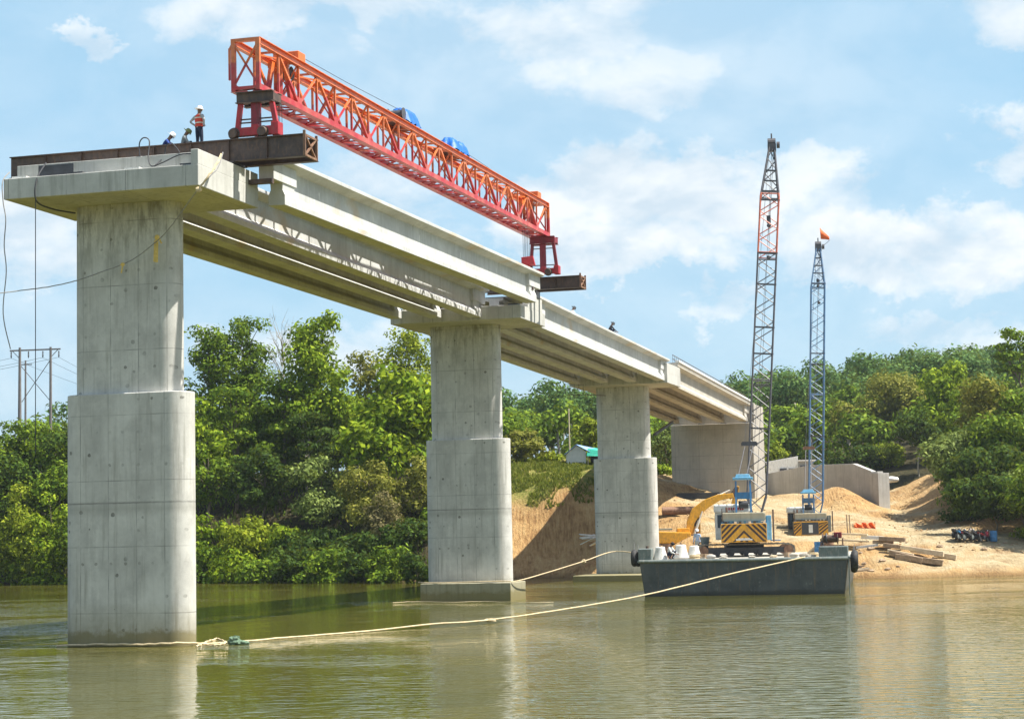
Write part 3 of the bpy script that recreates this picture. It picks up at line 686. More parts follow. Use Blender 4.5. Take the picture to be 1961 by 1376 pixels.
earth = ramp(t, mth(t, 'ADD', mth(t, 'MULTIPLY', n1g, .5), mth(t, 'MULTIPLY', stri, .5)), [(0.38, (.26, .14, .055)), (0.5, (.47, .285, .12)), (0.64, (.58, .40, .19))])
earth = mixc(t, ramp(t, n2g, [(0.5, 0), (0.75, .6)]), earth, (.30, .18, .09))
sandc = ramp(t, mth(t, 'ADD', mth(t, 'MULTIPLY', n1g, .6), mth(t, 'MULTIPLY', n2g, .4)), [(0.38, (.32, .21, .115)), (0.48, (.45, .35, .20)), (0.60, (.55, .47, .31))])
grassc = ramp(t, n2g, [(0.3, (.08, .11, .018)), (0.5, (.20, .21, .045)), (0.62, (.36, .27, .10))])
forc = ramp(t, n2g, [(0.35, (.025, .03, .012)), (0.65, (.09, .07, .035))])
c = mixc(t, sp.outputs[2], earth, sandc); c = mixc(t, sp.outputs[0], c, grassc); c = mixc(t, sp.outputs[1], c, forc)
sz = N(t, 'ShaderNodeSeparateXYZ'); L(t, g, sz.inputs[0])
wet = ramp(t, sz.outputs[2], [(0.0, 1.0), (0.45, 0.0)])
c = mixc(t, mth(t, 'MULTIPLY', wet, .7), c, (.13, .085, .04))
L(t, c, p.inputs['Base Color']); p.inputs['Roughness'].default_value = .95; p.inputs['Specular IOR Level'].default_value = .1
n3g = noise(t, g, 7.0, 6, .75)
bump(t, p, mth(t, 'ADD', mth(t, 'ADD', n2g, stri), mth(t, 'MULTIPLY', n3g, .6)), 1.0, .22)
me.materials.append(gm); o = bpy.data.objects.new('ground', me); COL.objects.link(o); tag(o, 'sandy river bank and wooded hillside', None, None, 'structure')

# ------------------------------------------------------------------ water
wm, t, p, tc = newmat('muddy green river water'); g = tc.outputs['Object']
big = noise(t, mapping(t, g, scale=(.03, .05, 1)), 1.0, 4, .55, .4)
c = ramp(t, big, [(0.35, (.078, .076, .010)), (0.65, (.120, .106, .022))])
L(t, c, p.inputs['Base Color']); p.inputs['Roughness'].default_value = .04; p.inputs['IOR'].default_value = 1.33; p.inputs['Specular IOR Level'].default_value = .5
rp1 = noise(t, mapping(t, g, scale=(.9, 1.5, 1), rot=(0, 0, .25)), 1.5, 3, .55, .3)
rp2 = noise(t, mapping(t, g, scale=(.28, .5, 1), rot=(0, 0, -.3)), 1.0, 3, .5, .5)
calm = ramp(t, noise(t, mapping(t, g, scale=(.05, .025, 1), loc=(3, 9, 0)), 1.0, 4, .6, .6), [(0.42, .18), (0.58, 1.0)])
rp3 = noise(t, mapping(t, g, scale=(1.1, 3.0, 1), rot=(0, 0, .55)), .9, 2, .5, .2)
patch = ramp(t, noise(t, mapping(t, g, scale=(.045, .07, 1), loc=(11, 4, 0)), 1.0, 3, .6, .5), [(0.48, 0.0), (0.60, 1.0)])
swp = N(t, 'ShaderNodeSeparateXYZ'); L(t, g, swp.inputs[0])
dx_ = mth(t, 'DIVIDE', mth(t, 'SUBTRACT', swp.outputs[0], 12.0), 9.0); dy_ = mth(t, 'DIVIDE', mth(t, 'SUBTRACT', swp.outputs[1], 48.0), 20.0)
wind = mth(t, 'DIVIDE', 1.6, mth(t, 'ADD', 1.0, mth(t, 'ADD', mth(t, 'MULTIPLY', dx_, dx_), mth(t, 'MULTIPLY', dy_, dy_))))
patch = mth(t, 'MAXIMUM', patch, wind)
h = mth(t, 'ADD', mth(t, 'MULTIPLY', mth(t, 'ADD', mth(t, 'MULTIPLY', rp1, .62), rp2), calm), mth(t, 'MULTIPLY', mth(t, 'MULTIPLY', rp3, patch), 1.5))
bump(t, p, h, .46, .12)
gw = MB(); gw.add([(-1600, -200, 0), (1600, -200, 0), (1600, 700, 0), (-1600, 700, 0)], [(0, 1, 2, 3)])
tag(gw.build('river_water', wm), 'muddy green river', None, None, 'structure')

# ================================================================== vegetation
def leafmat(name, col, col2, trans=.25, hue=.0):
    mt = bpy.data.materials.new(name); mt.use_nodes = True; t = mt.node_tree; t.nodes.clear()
    o = N(t, 'ShaderNodeOutputMaterial'); gi = N(t, 'ShaderNodeNewGeometry'); tc = N(t, 'ShaderNodeTexCoord')
    n = noise(t, tc.outputs['Object'], .55, 3, .6)
    f = mth(t, 'ADD', mth(t, 'MULTIPLY', gi.outputs['Random Per Island'], .55), mth(t, 'MULTIPLY', n, .6))
    c = ramp(t, f, [(0.2, tuple(x * .5 for x in col)), (0.5, col), (0.85, col2)])
    d = N(t, 'ShaderNodeBsdfPrincipled'); d.inputs['Roughness'].default_value = .62; d.inputs['Specular IOR Level'].default_value = .08
    L(t, c, d.inputs['Base Color'])
    tr = N(t, 'ShaderNodeBsdfTranslucent'); L(t, mixc(t, .5, c, (.28, .32, .03)), tr.inputs['Color'])
    m_ = N(t, 'ShaderNodeMixShader'); m_.inputs[0].default_value = trans
    L(t, d.outputs[0], m_.inputs[1]); L(t, tr.outputs[0], m_.inputs[2]); L(t, m_.outputs[0], o.inputs['Surface']); return mt
LM = {
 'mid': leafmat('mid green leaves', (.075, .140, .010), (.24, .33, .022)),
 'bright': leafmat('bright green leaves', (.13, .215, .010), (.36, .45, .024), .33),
 'lime': leafmat('yellow green leaves', (.185, .245, .012), (.38, .42, .035), .35),
 'dark': leafmat('shade darkened green leaves', (.030, .062, .009), (.085, .14, .016)),  # albedo lowered to put shade contrast into the foliage colour
 'olive': leafmat('olive leaves', (.17, .18, .025), (.30, .28, .05)),
 'grey': leafmat('grey green leaves', (.12, .17, .035), (.28, .34, .09)),
 'brown': leafmat('brownish dry leaves', (.15, .13, .05), (.27, .23, .10), .25),
 'rubber': leafmat('plantation leaves', (.065, .14, .035), (.15, .24, .055), .22),
 'grassy': leafmat('grass blades', (.12, .16, .02), (.30, .29, .06), .4),
}
M['bark'] = simple('grey brown bark', (.16, .125, .085), .9, .35, 4, bmp=.4)
M['barkpale'] = simple('pale bark', (.34, .30, .24), .9, .25, 4)

def leaf_cloud(rs, cen, rad, n, size, elong=1.7, droop=0.0):
    """n leaf quads in an uneven shell of each ellipsoid; cen (k,3), rad (k,3)"""
    k = len(cen); w = (rad[:, 0] * rad[:, 2]); w = w / w.sum(); which = rs.choice(k, n, p=w)
    d = rs.normal(size=(n, 3)); d /= np.linalg.norm(d, axis=1)[:, None]
    r = rs.uniform(.15, 1, n) ** .45; r *= 1 + .16 * np.sin(d[:, 0] * 5 + which) * np.cos(d[:, 2] * 6 + which * 2)
    pos = cen[which] + d * r[:, None] * rad[which]
    nrm = d * 1.15 + rs.normal(size=(n, 3)) * .48 + np.array([0, 0, .35]); nrm /= np.linalg.norm(nrm, axis=1)[:, None]
    a = rs.normal(size=(n, 3)) + np.array([0, 0, -droop]); a -= nrm * (a * nrm).sum(1)[:, None]; a /= np.linalg.norm(a, axis=1)[:, None] + 1e-9
    b = np.cross(nrm, a); s = size * rs.uniform(.6, 1.35, n)
    a *= (s * elong / 2)[:, None]; b *= (s / 2)[:, None]
    v = np.stack([pos - a, pos + b * .9 + a * .1, pos + a, pos - b * .9 + a * .1], 1).reshape(-1, 3)
    return v
def limb(mb, p, q, r0, r1, rs, n=6, wig=.12, seg=5):
    p = np.array(p, float); q = np.array(q, float); ln = np.linalg.norm(q - p); pts = []; rr = []
    for i in range(seg + 1):
        f = i / seg; pts.append(tuple(p + (q - p) * f + rs.normal(size=3) * wig * ln * .25 * sin(pi * f))); rr.append(r0 + (r1 - r0) * f)
    mb.path(pts, rr, n)
TREES = []
def tree(x, y, ztop, w, kind, label, name='broadleaf_tree', lm='mid', leaf=.30, dens=1.0, seed=0, group=None, crown0=.30, cat='tree', bark='bark', zb=None, trunk=True):
    rs = np.random.RandomState(seed * 13 + 5); z0 = gz(x, y) if zb is None else zb; z0 = max(z0, -.2); H = max(1.2, ztop - z0)
    T_ = thing(name, label, cat, (x, y, z0), (0, 0, 0), group)
    R = w / 2; cb = H * crown0; cen = []; rad = []
    if kind == 'round':
        nl = 38
        for i in range(nl):
            d = rs.normal(size=3); d /= np.linalg.norm(d); q = rs.uniform(.30, .86) ** .8
            cc = np.array([d[0] * R * q, d[1] * R * q * .8, cb + (H - cb) * .5 + d[2] * (H - cb) * .5 * q]); cr = R * rs.uniform(.22, .40)
            cen.append(cc); rad.append((cr, cr, cr * rs.uniform(.6, .85)))
    elif kind == 'column':   # tall tree with tiers of separate tufts narrowing upwards
        nl = 46
        for i in range(nl):
            f = (i + .5) / nl; a = rs.uniform(0, 2 * pi); rr = R * (1 - .50 * f ** 3) * rs.uniform(.05, .88)
            zc = cb + (H - cb) * (f * .92 + .03); cr = R * rs.uniform(.24, .46) * (1 - .25 * f)
            cen.append((cos(a) * rr, sin(a) * rr, min(zc, H - cr * .6))); rad.append((cr, cr, cr * rs.uniform(.7, 1.1)))
    elif kind == 'layer':    # spreading tiers
        nl = 34
        for i in range(nl):
            tier = i % 4; f = tier / 3; a = rs.uniform(0, 2 * pi); rr = R * (1 - .35 * f) * rs.uniform(.25, .8)
            cr = R * rs.uniform(.26, .38); cen.append((cos(a) * rr, sin(a) * rr, cb + (H - cb) * (.15 + .75 * f) + rs.uniform(-.3, .3))); rad.append((cr, cr, cr * .42))
    elif kind == 'bush':
        nl = 30
        for i in range(nl):
            a = rs.uniform(0, 2 * pi); rr = R * rs.uniform(.1, .78); f = rs.uniform(0, 1); cr = R * rs.uniform(.24, .40)
            zc = max(cr * .35, (H - cr * .7) * f * (1 - .45 * (rr / R) ** 2)); cen.append((cos(a) * rr, sin(a) * rr, zc)); rad.append((cr, cr, cr * .72))
    cen = np.array(cen, float); rad = np.array(rad, float)
    leaf *= .78; n = int(dens * 1.9 * (rad[:, 0] * rad[:, 2]).sum() * pi / (leaf * leaf * .8)); n = min(n, 36000)
    v = leaf_cloud(rs, cen, rad, n, leaf)
    v[:, 2] = np.maximum(v[:, 2], -.4)
    me = bpy.data.meshes.new('crown'); fastmesh(me, v, np.arange(len(v)).reshape(-1, 4)); me.materials.append(LM[lm])
    o = bpy.data.objects.new('crown', me); COL.objects.link(o); o.parent = T_
    if trunk:
        mb = MB(); tr = max(.09, H * .016); top = (rs.normal() * .2, rs.normal() * .2, H * (.80 if kind != 'bush' else .5))
        limb(mb, (0, 0, -.8), top, tr, tr * .35, rs, 8, .15, 7)
        for i in rs.choice(len(cen), min(9, len(cen)), replace=False):
            f = min(.9, max(.15, (cen[i][2] * .72) / top[2])); st__ = (top[0] * f, top[1] * f, top[2] * f)
            limb(mb, st__, cen[i], tr * .45 * (1 - .5 * f), .03, rs, 5, .2, 4)
        mb.build('trunk', M[bark], T_, smooth=True, merge=False)
    return T_
def ptree(u, v, Y, wpx, kind, label, **kw):
    p_ = atY(u, v, Y); return tree(p_.x, Y, p_.z, wpx * Y / F * 1.04, kind, label, **kw)

sd = iter(range(1, 400))
def PT(*a, **k): return ptree(*a, seed=next(sd), **k)
g1 = 'trees on the left bank'; g2 = 'shrubs along the left bank'; g3 = 'trees on the right bank'
# left of the first pier
PT(12, 788, 190, 190, 'bush', 'dark green bushy tree at the left edge of the picture, below the power poles', name='bushy_tree', lm='mid', group=g1)
PT(82, 784, 192, 180, 'bush', 'bushy tree under the utility poles, with its rounded top touching them', name='bushy_tree', lm='mid', group=g1)
PT(140, 784, 190, 170, 'bush', 'bushy tree half hidden behind the left pier', name='bushy_tree', lm='dark', group=g1)
for i_, (u, v_, w_, wd) in enumerate(((-15, 796, 120, 'first'), (28, 790, 115, 'second'), (66, 794, 110, 'third'), (104, 788, 115, 'fourth'), (140, 792, 110, 'fifth'))):
    PT(u, v_, 194, w_, 'round', wd + ' tree from the left in the flat topped row below the power poles', name='hedge_tree', lm='mid' if i_ % 2 else 'bright', group='flat topped tree row', crown0=.02, dens=1.2)
PT(35, 905, 183, 150, 'bush', 'bright yellow green shrub at the left edge above the water', name='shrub', lm='lime', group=g2, leaf=.30)
PT(110, 925, 181, 130, 'bush', 'yellow green shrub touching the left side of the left pier', name='shrub', lm='bright', group=g2, leaf=.30)
PT(60, 985, 184.5, 170, 'bush', 'low green shrub hanging over the water at far left', name='shrub', lm='bright', group=g2, leaf=.3, zb=0.1)
PT(-90, 800, 200, 200, 'bush', 'wide bushy tree just past the left edge', name='bushy_tree', lm='mid', group=g1)
PT(-110, 930, 192, 200, 'bush', 'shrub just past the left edge of the picture', name='shrub', lm='lime', group=g2)
PT(170, 930, 179, 120, 'bush', 'shrub hidden by the left pier', name='shrub', lm='mid', group=g2)
PT(250, 780, 190, 200, 'round', 'tree hidden behind the left pier', lm='dark', group=g1)
# between the first and second piers
PT(402, 622, 194, 165, 'column', 'tall feathery tree nearest the right side of the left pier', name='tall_tree', lm='mid', leaf=.30, group=g1, crown0=.35, dens=.8)
PT(462, 604, 196, 150, 'column', 'tall feathery tree with a rounded tuft top left of the bare tree', name='tall_tree', lm='mid', leaf=.30, group=g1, crown0=.4, dens=.8)
PT(606, 594, 190, 165, 'column', 'tallest bright green tree right of the bare tree', name='tall_tree', lm='bright', leaf=.34, group=g1, crown0=.3, dens=1.0)
PT(640, 690, 188, 90, 'column', 'slim green tree leaning against the tallest bright tree', name='tall_tree', lm='bright', leaf=.32, group=g1, crown0=.2)
PT(785, 628, 200, 150, 'column', 'pale feathery tree just left of the top of the middle pier', name='tall_tree', lm='lime', leaf=.30, group=g1, crown0=.35, dens=.7)
PT(705, 672, 202, 120, 'column', 'thin olive tree between the tall bright tree and the pale feathery one', name='tall_tree', lm='olive', leaf=.3, group=g1, dens=.65)
PT(370, 745, 184, 150, 'round', 'bright rounded tree beside the step of the left pier', lm='bright', group=g1, leaf=.36)
PT(450, 735, 187, 150, 'layer', 'dark layered tree under the two feathery trees', lm='mid', group=g1, leaf=.36)
PT(540, 728, 189, 170, 'layer', 'layered green tree beneath the bare grey tree', lm='mid', group=g1, leaf=.36)
PT(590, 790, 184, 150, 'layer', 'layered tree low in the middle with a pale trunk', lm='dark', group=g1, bark='barkpale')
PT(765, 692, 182, 195, 'round', 'large sunlit broadleaf tree left of the middle pier', lm='bright', group=g1, leaf=.55, crown0=.30, dens=1.1)
PT(735, 790, 179, 160, 'round', 'sunlit broadleaf tree below the large one by the middle pier', lm='bright', group=g1, leaf=.5, crown0=.2)
PT(860, 740, 188, 120, 'round', 'tree standing behind the middle pier', lm='mid', group=g1)
PT(400, 835, 181, 120, 'round', 'dark tree right beside the lower shaft of the left pier', lm='mid', group=g1, crown0=.35)
PT(500, 850, 180, 140, 'round', 'dark shaded tree above the bright shrubs', lm='dark', group=g1, crown0=.25)
PT(615, 860, 178, 150, 'bush', 'grey green shrub in the middle of the left bank', name='shrub', lm='grey', group=g2, leaf=.28)
PT(712, 850, 174, 150, 'bush', 'olive shrub draped with vines left of the middle pier', name='shrub', lm='olive', group=g2, leaf=.26)
PT(735, 935, 171, 110, 'bush', 'brownish creeper covered shrub near the water left of the middle pier', name='shrub', lm='brown', group=g2, leaf=.22)
PT(806, 860, 174, 110, 'bush', 'olive green shrub touching the middle pier', name='shrub', lm='olive', group=g2, leaf=.28)
PT(400, 965, 177, 95, 'bush', 'bright shrub right beside the foot of the left pier', name='shrub', lm='bright', group=g2, leaf=.3)
PT(470, 975, 175.5, 150, 'bush', 'large bright green shrub over the water right of the left pier', name='shrub', lm='lime', group=g2, leaf=.32)
PT(535, 985, 174.5, 110, 'bush', 'green shrub at the right of the large bright one', name='shrub', lm='bright', group=g2, leaf=.3)
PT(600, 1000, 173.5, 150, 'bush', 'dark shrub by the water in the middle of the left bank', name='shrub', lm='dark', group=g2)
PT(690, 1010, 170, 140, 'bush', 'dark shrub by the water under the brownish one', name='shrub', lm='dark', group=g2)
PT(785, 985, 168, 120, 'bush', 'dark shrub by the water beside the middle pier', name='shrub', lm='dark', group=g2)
PT(850, 960, 172, 110, 'bush', 'shrub behind the lower part of the middle pier', name='shrub', lm='mid', group=g2)
PT(600, 745, 196, 190, 'round', 'green tree mass behind the layered trees', lm='mid', group=g1, crown0=.15)
PT(520, 770, 192, 200, 'round', 'rounded tree mass below the bare tree', lm='mid', group=g1, crown0=.15)
PT(660, 760, 190, 150, 'round', 'bright tree mass left of the large sunlit broadleaf tree', lm='bright', group=g1, crown0=.15)
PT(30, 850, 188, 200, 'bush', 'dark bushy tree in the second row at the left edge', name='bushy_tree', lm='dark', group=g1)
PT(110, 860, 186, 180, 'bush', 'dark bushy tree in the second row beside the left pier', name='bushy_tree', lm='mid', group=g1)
for i_, (u, w_, lm_, wd) in enumerate(((15, 120, 'mid', 'at the far left edge'), (70, 110, 'bright', 'below the yellow green shrub at far left'), (118, 90, 'mid', 'touching the left side of the left pier'), (395, 100, 'mid', 'touching the right side of the left pier'), (445, 110, 'bright', 'under the large bright shrub'), (505, 110, 'mid', 'right of the large bright shrub'), (565, 110, 'dark', 'in the shade at the middle of the bank'), (625, 120, 'mid', 'below the grey green shrub'), (685, 110, 'dark', 'below the brownish creeper shrub'), (745, 110, 'mid', 'between the creeper shrub and the middle pier'), (805, 100, 'dark', 'touching the left side of the middle pier'))):
    q_ = atZ(u, 1116); ys_ = q_.y + 1.5 + (0 if u > 300 else 2.0); PT(u, 1030 + (i_ % 3) * 12, ys_, w_, 'bush', 'low shrub hanging over the waterline ' + wd, name='shrub', lm=lm_, group=g2, leaf=.28, zb=-.1, trunk=False)
# bare tree
bp = atY(536, 622, 194); t_ = thing('bare_tree', 'bare grey leafless tree among the tall green ones', 'tree', (bp.x, 194, gz(bp.x, 194)))
rs = np.random.RandomState(3); mb = MB(); Hb = bp.z - gz(bp.x, 194); limb(mb, (0, 0, -.5), (.2, 0, Hb * .9), .2, .05, rs, 7)
for i in range(26):
    f = rs.uniform(.55, .92); a = rs.uniform(0, 2 * pi); ln = Hb * .20 * rs.uniform(.5, 1); q = (cos(a) * ln * .45, sin(a) * ln * .45, Hb * f + ln)
    limb(mb, (.2 * f, 0, Hb * f), q, .05, .012, rs, 4)
    for j in range(3):
        q2 = np.array(q) + rs.normal(size=3) * .5 + np.array([0, 0, .5]); limb(mb, q, q2, .018, .008, rs, 3, seg=2)
mb.build('trunk', M['barkpale'], t_, merge=False)
# between piers two and three, and behind the bridge
PT(1003, 822, 190, 95, 'round', 'rounded olive tree on the grassy bank right of the middle pier', lm='olive', leaf=.3, group=g1, crown0=.05)
PT(1050, 862, 192, 60, 'bush', 'low green bush left of the white shed', name='shrub', lm='lime', group=g2, leaf=.28)
PT(1128, 800, 215, 75, 'column', 'light green tree behind the white shed', lm='lime', group=g1, leaf=.34)
PT(965, 800, 205, 70, 'round', 'tree mostly hidden by the middle pier', lm='mid', group=g1)
PT(1190, 780, 215, 90, 'round', 'tree behind the shore pier', lm='mid', group=g1)
PT(1272, 800, 214, 75, 'round', 'grey green tree seen between the shore pier and the abutment', lm='grey', group=g1, crown0=.1)
PT(1262, 905, 196, 60, 'bush', 'small green bush at the foot of the abutment, left side', name='shrub', lm='bright', group=g2, leaf=.25)
# right bank
PT(1690, 702, 245, 190, 'round', 'big rounded olive yellow tree behind the concrete retaining wall', lm='olive', leaf=.36, group=g3, crown0=.1, dens=1.3)
PT(1500, 770, 262, 130, 'round', 'green tree right behind the taller crane boom', lm='mid', leaf=.45, group=g3, crown0=.1)
PT(1560, 790, 252, 130, 'round', 'dark green tree behind the blue boom', lm='mid', leaf=.42, group=g3, crown0=.1)
PT(1605, 740, 275, 120, 'round', 'green tree to the left of the olive yellow one', lm='mid', leaf=.45, group=g3)
PT(1482, 842, 228, 75, 'bush', 'low yellow green bush behind the abutment side wall', name='shrub', lm='lime', group=g3)
PT(1555, 850, 226, 90, 'bush', 'dark shrub above the pale wall with openings', name='shrub', lm='dark', group=g3)
PT(1640, 842, 224, 110, 'bush', 'dark shrub above the middle of the retaining wall', name='shrub', lm='dark', group=g3)
PT(1700, 838, 226, 95, 'bush', 'yellow green shrub above the right end of the retaining wall', name='shrub', lm='lime', group=g3)
PT(1812, 697, 222, 150, 'column', 'tall bright green tree right of the olive yellow one', name='tall_tree', lm='bright', leaf=.42, group=g3, crown0=.2)
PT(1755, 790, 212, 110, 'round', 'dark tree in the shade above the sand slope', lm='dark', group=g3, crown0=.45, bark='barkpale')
PT(1850, 740, 205, 120, 'layer', 'layered dark tree in front of the tall bright tree', lm='mid', leaf=.4, group=g3)
PT(1945, 632, 190, 120, 'layer', 'tall tree with a flat umbrella top at the right edge', name='umbrella_tree', lm='mid', leaf=.36, group=g3, crown0=.62)
PT(1900, 700, 184, 170, 'round', 'yellow green tree below the umbrella tree', lm='olive', leaf=.34, group=g3, crown0=.2)
PT(1965, 730, 180, 170, 'round', 'green tree cut by the right edge of the picture', lm='mid', group=g3, crown0=.2)
PT(1848, 815, 176, 185, 'round', 'grey green overhanging tree above the sand slope', lm='grey', leaf=.32, group=g3, crown0=.15, dens=1.2)
PT(1930, 790, 174, 210, 'round', 'large green tree above the parked motorbikes', lm='mid', leaf=.32, group=g3, crown0=.1)
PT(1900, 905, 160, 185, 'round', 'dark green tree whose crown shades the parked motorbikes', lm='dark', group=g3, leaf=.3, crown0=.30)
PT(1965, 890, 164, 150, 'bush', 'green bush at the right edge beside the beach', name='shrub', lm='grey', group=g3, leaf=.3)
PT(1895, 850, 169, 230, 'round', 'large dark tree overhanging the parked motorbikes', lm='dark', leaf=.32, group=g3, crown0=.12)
PT(1845, 955, 168, 100, 'bush', 'shaded bush at the foot of the sand slope', name='shrub', lm='dark', group=g3, leaf=.28)
PT(1975, 1005, 157, 90, 'bush', 'low weedy bush at the right edge of the beach', name='shrub', lm='lime', group=g3, leaf=.22, trunk=False)
PT(2002, 880, 154.5, 185, 'round', 'tree at the right edge, added to shade the parked motorbikes', lm='mid', group=g3, leaf=.3, crown0=.34)  # added on the sunward side so its crown shades the motorbikes
PT(1958, 925, 158.5, 120, 'round', 'small tree at the right edge just behind the blue barrel', lm='grey', group=g3, leaf=.28, crown0=.30)
PT(2070, 760, 176, 230, 'round', 'tree just past the right edge', lm='mid', group=g3)
PT(2060, 900, 168, 200, 'bush', 'shrub just past the right edge', name='shrub', lm='dark', group=g3)
PT(2200, 740, 180, 260, 'round', 'wide tree well past the right edge', lm='mid', group=g3)

# far plantation on the ridge: one mass
def wood(name, label, pts, lm, leaf, seed, R=(3.2, 5.2), Ht=(9, 14), nleaf=420):
    rs = np.random.RandomState(seed); cen = []; rad = []; trunks = MB()
    for (x, y) in pts:
        z = gz(x, y); r = rs.uniform(*R); h = rs.uniform(*Ht)
        for k in range(4):
            q = rs.normal(size=3) * r * .35; rr = r * rs.uniform(.5, .75)
            cen.append((x + q[0], y + q[1], z + h - r * .7 + q[2] * .6)); rad.append((rr, rr, rr * .8))
        trunks.bar((x, y, z - 1), (x + rs.normal() * .3, y, z + h - r), .3)
    v = leaf_cloud(rs, np.array(cen), np.array(rad), nleaf * len(pts), leaf)
    b0 = len(v); tv = np.array(trunks.v); allv = np.concatenate([v, tv]); q = np.concatenate([np.arange(b0).reshape(-1, 4), np.array(trunks.f) + b0])
    me = bpy.data.meshes.new(name); fastmesh(me, allv, q); me.materials.append(LM[lm]); me.materials.append(M['barkpale'])
    me.polygons.foreach_set('material_index', np.concatenate([np.zeros(b0 // 4, np.int32), np.ones(len(trunks.f), np.int32)]))
    o = bpy.data.objects.new(name, me); COL.objects.link(o); return tag(o, label, 'wood', None, 'stuff')
rs = np.random.RandomState(11)
pts = [(x + rs.normal() * 1.0, y + rs.normal() * 1.0) for y in np.arange(290, 440, 9.5) for x in np.arange(-70, 190, 7.5) if not (y > 350 and x < 10) and (x > 5 or y < 345) and abs(x) < y * .42]
wood('plantation_wood', 'rubber plantation wood covering the distant ridge', pts, 'rubber', .42, 5, nleaf=820)
pts = [(x + rs.normal() * 1.2, y + rs.normal() * 1.2) for y in (232, 240, 249, 258, 268) for x in np.arange(-55, 95, 7.0)]
wood('hillside_wood', 'mixed green wood covering the slope behind the bank', pts, 'mid', .42, 8, R=(2.6, 4.2), Ht=(5, 9), nleaf=620)
# clods and gravel on the shore
rs = np.random.RandomState(33); n = 5200; xs = rs.uniform(12, 60, n); ys = rs.uniform(143, 196, n); zs = ground(xs, ys); kk = vnoise(xs, ys, 5, 8) + .5 * vnoise(xs, ys, 1.5, 12)
ok = (zs > .15) & (kk > .02); xs, ys, zs = xs[ok], ys[ok], zs[ok]; n = len(xs); r = .035 + .11 * rs.uniform(0, 1, n) ** 5
oc = np.array([(1, 0, 0), (0, 1, 0), (-1, 0, 0), (0, -1, 0), (0, 0, .8), (0, 0, -.6)]); vv = (oc[None] * (1 + rs.uniform(-.3, .3, (n, 6, 1)))) * r[:, None, None] + np.stack([xs, ys, zs + r * .2], -1)[:, None]
tf = np.array([(0, 1, 4), (1, 2, 4), (2, 3, 4), (3, 0, 4), (1, 0, 5), (2, 1, 5), (3, 2, 5), (0, 3, 5)]); ff = (np.arange(n)[:, None, None] * 6 + tf[None]).reshape(-1, 3)
me = bpy.data.meshes.new('gravel'); fastmesh(me, vv.reshape(-1, 3), ff); me.materials.append(simple('earth clods', (.34, .21, .10), .95, .4, 1.5)); o = bpy.data.objects.new('gravel', me); COL.objects.link(o); tag(o, 'clods and gravel strewn over the sandy shore', 'gravel', None, 'stuff')
# grass and weeds on the bank top
rs = np.random.RandomState(21); n = 60000; xs = rs.uniform(-4, 13, n); ys = rs.uniform(171, 210, n); zs = ground(xs, ys)
ok = (zs > 6.9 + vnoise(xs, ys, 3, 4) * 2.4) & (vnoise(xs, ys, 2.2, 14) + .7 * vnoise(xs, ys, .8, 15) > -.16); xs, ys, zs = xs[ok], ys[ok], zs[ok]
x2 = rs.uniform(-50, 80, 40000); y2 = rs.uniform(140, 200, 40000); z2 = ground(x2, y2)
ok = (z2 > .12) & ((x2 < -3) | (x2 > 46 - (y2 - 150) * .06)); x2, y2, z2 = x2[ok], y2[ok], z2[ok]
def tufts(name, label, xs, ys, zs, lm, h, seed):
    rs = np.random.RandomState(seed); n = len(xs); base = np.stack([xs, ys, zs], -1); hh = h * rs.uniform(.5, 1.4, n); a = rs.uniform(0, 2 * pi, n); wd = hh * .22
    side = np.stack([np.cos(a), np.sin(a), np.zeros(n)], -1) * wd[:, None]; lean = np.stack([rs.normal(size=n) * .35, rs.normal(size=n) * .35, np.ones(n)], -1) * hh[:, None]
    v = np.stack([base - side, base + side, base + side * .5 + lean * .9, base - side * .2 + lean], 1).reshape(-1, 3)
    me = bpy.data.meshes.new(name); fastmesh(me, v, np.arange(len(v)).reshape(-1, 4)); me.materials.append(LM[lm]); o = bpy.data.objects.new(name, me); COL.objects.link(o); tag(o, label, 'ground cover', None, 'stuff')
tufts('grass', 'yellow green grass on top of the earth cliff', xs, ys, zs, 'grassy', .26, 2)
tufts('undergrowth', 'leafy undergrowth under the bank trees', x2, y2, z2, 'mid', .32, 3)

# ------------------------------------------------------------------ air
hb = MB().box2((-700, -60, -6), (700, 1000, 75)); hm = bpy.data.materials.new('thin haze'); hm.use_nodes = True; t = hm.node_tree; t.nodes.clear()
ho = N(t, 'ShaderNodeOutputMaterial'); hv = N(t, 'ShaderNodeVolumePrincipled'); hv.inputs['Density'].default_value = .00012; hv.inputs['Color'].default_value = (.86, .93, 1.0, 1); hv.inputs['Anisotropy'].default_value = .2
L(t, hv.outputs[0], ho.inputs['Volume']); tag(hb.build('haze', hm), 'thin bluish haze over the valley', None, None, 'stuff')
# ================================================================== site structures
def face(name, label, cat, loc, rz): return thing(name, label, cat, loc, (0, 0, rz))
# retaining wall right of the abutment
a = atY(1462, 990, 199); b_ = atY(1690, 990, 182.5); d = V((b_.x - a.x, b_.y - a.y, 0)); LNw = d.length; rz = atan2(d.y, d.x)
ztop1 = atY(1560, 890, 192).z; ztopL = atY(1470, 908, 199).z; ztopR = atY(1640, 887, 186).z; ztopE = atY(1688, 905, 182.6).z
t = thing('retaining_wall', 'long grey concrete retaining wall behind the sand piles', 'wall', (a.x, a.y, 0), (0, 0, rz))
MB().prism([(0, 3), (LNw - 1.3, 2.5), (LNw - 1.3, ztopE + .1), (LNw - 1.5, ztopE + .25), (LNw * .78, ztopR), (LNw * .42, ztop1), (0, ztopL)], 0, .6).build('wall_panel', M['wing'], t, bevel=.03)
MB().box2((LNw - 1.3, -.35, 2.5), (LNw, 1.0, ztopE)).build('end_pillar', M['wing'], t, bevel=.03)
MB().box2((LNw - 1.5, .0, ztopE + .01), (LNw - .5, .7, ztopE + .16)).build('coping_block', M['wing'], t, bevel=.04)
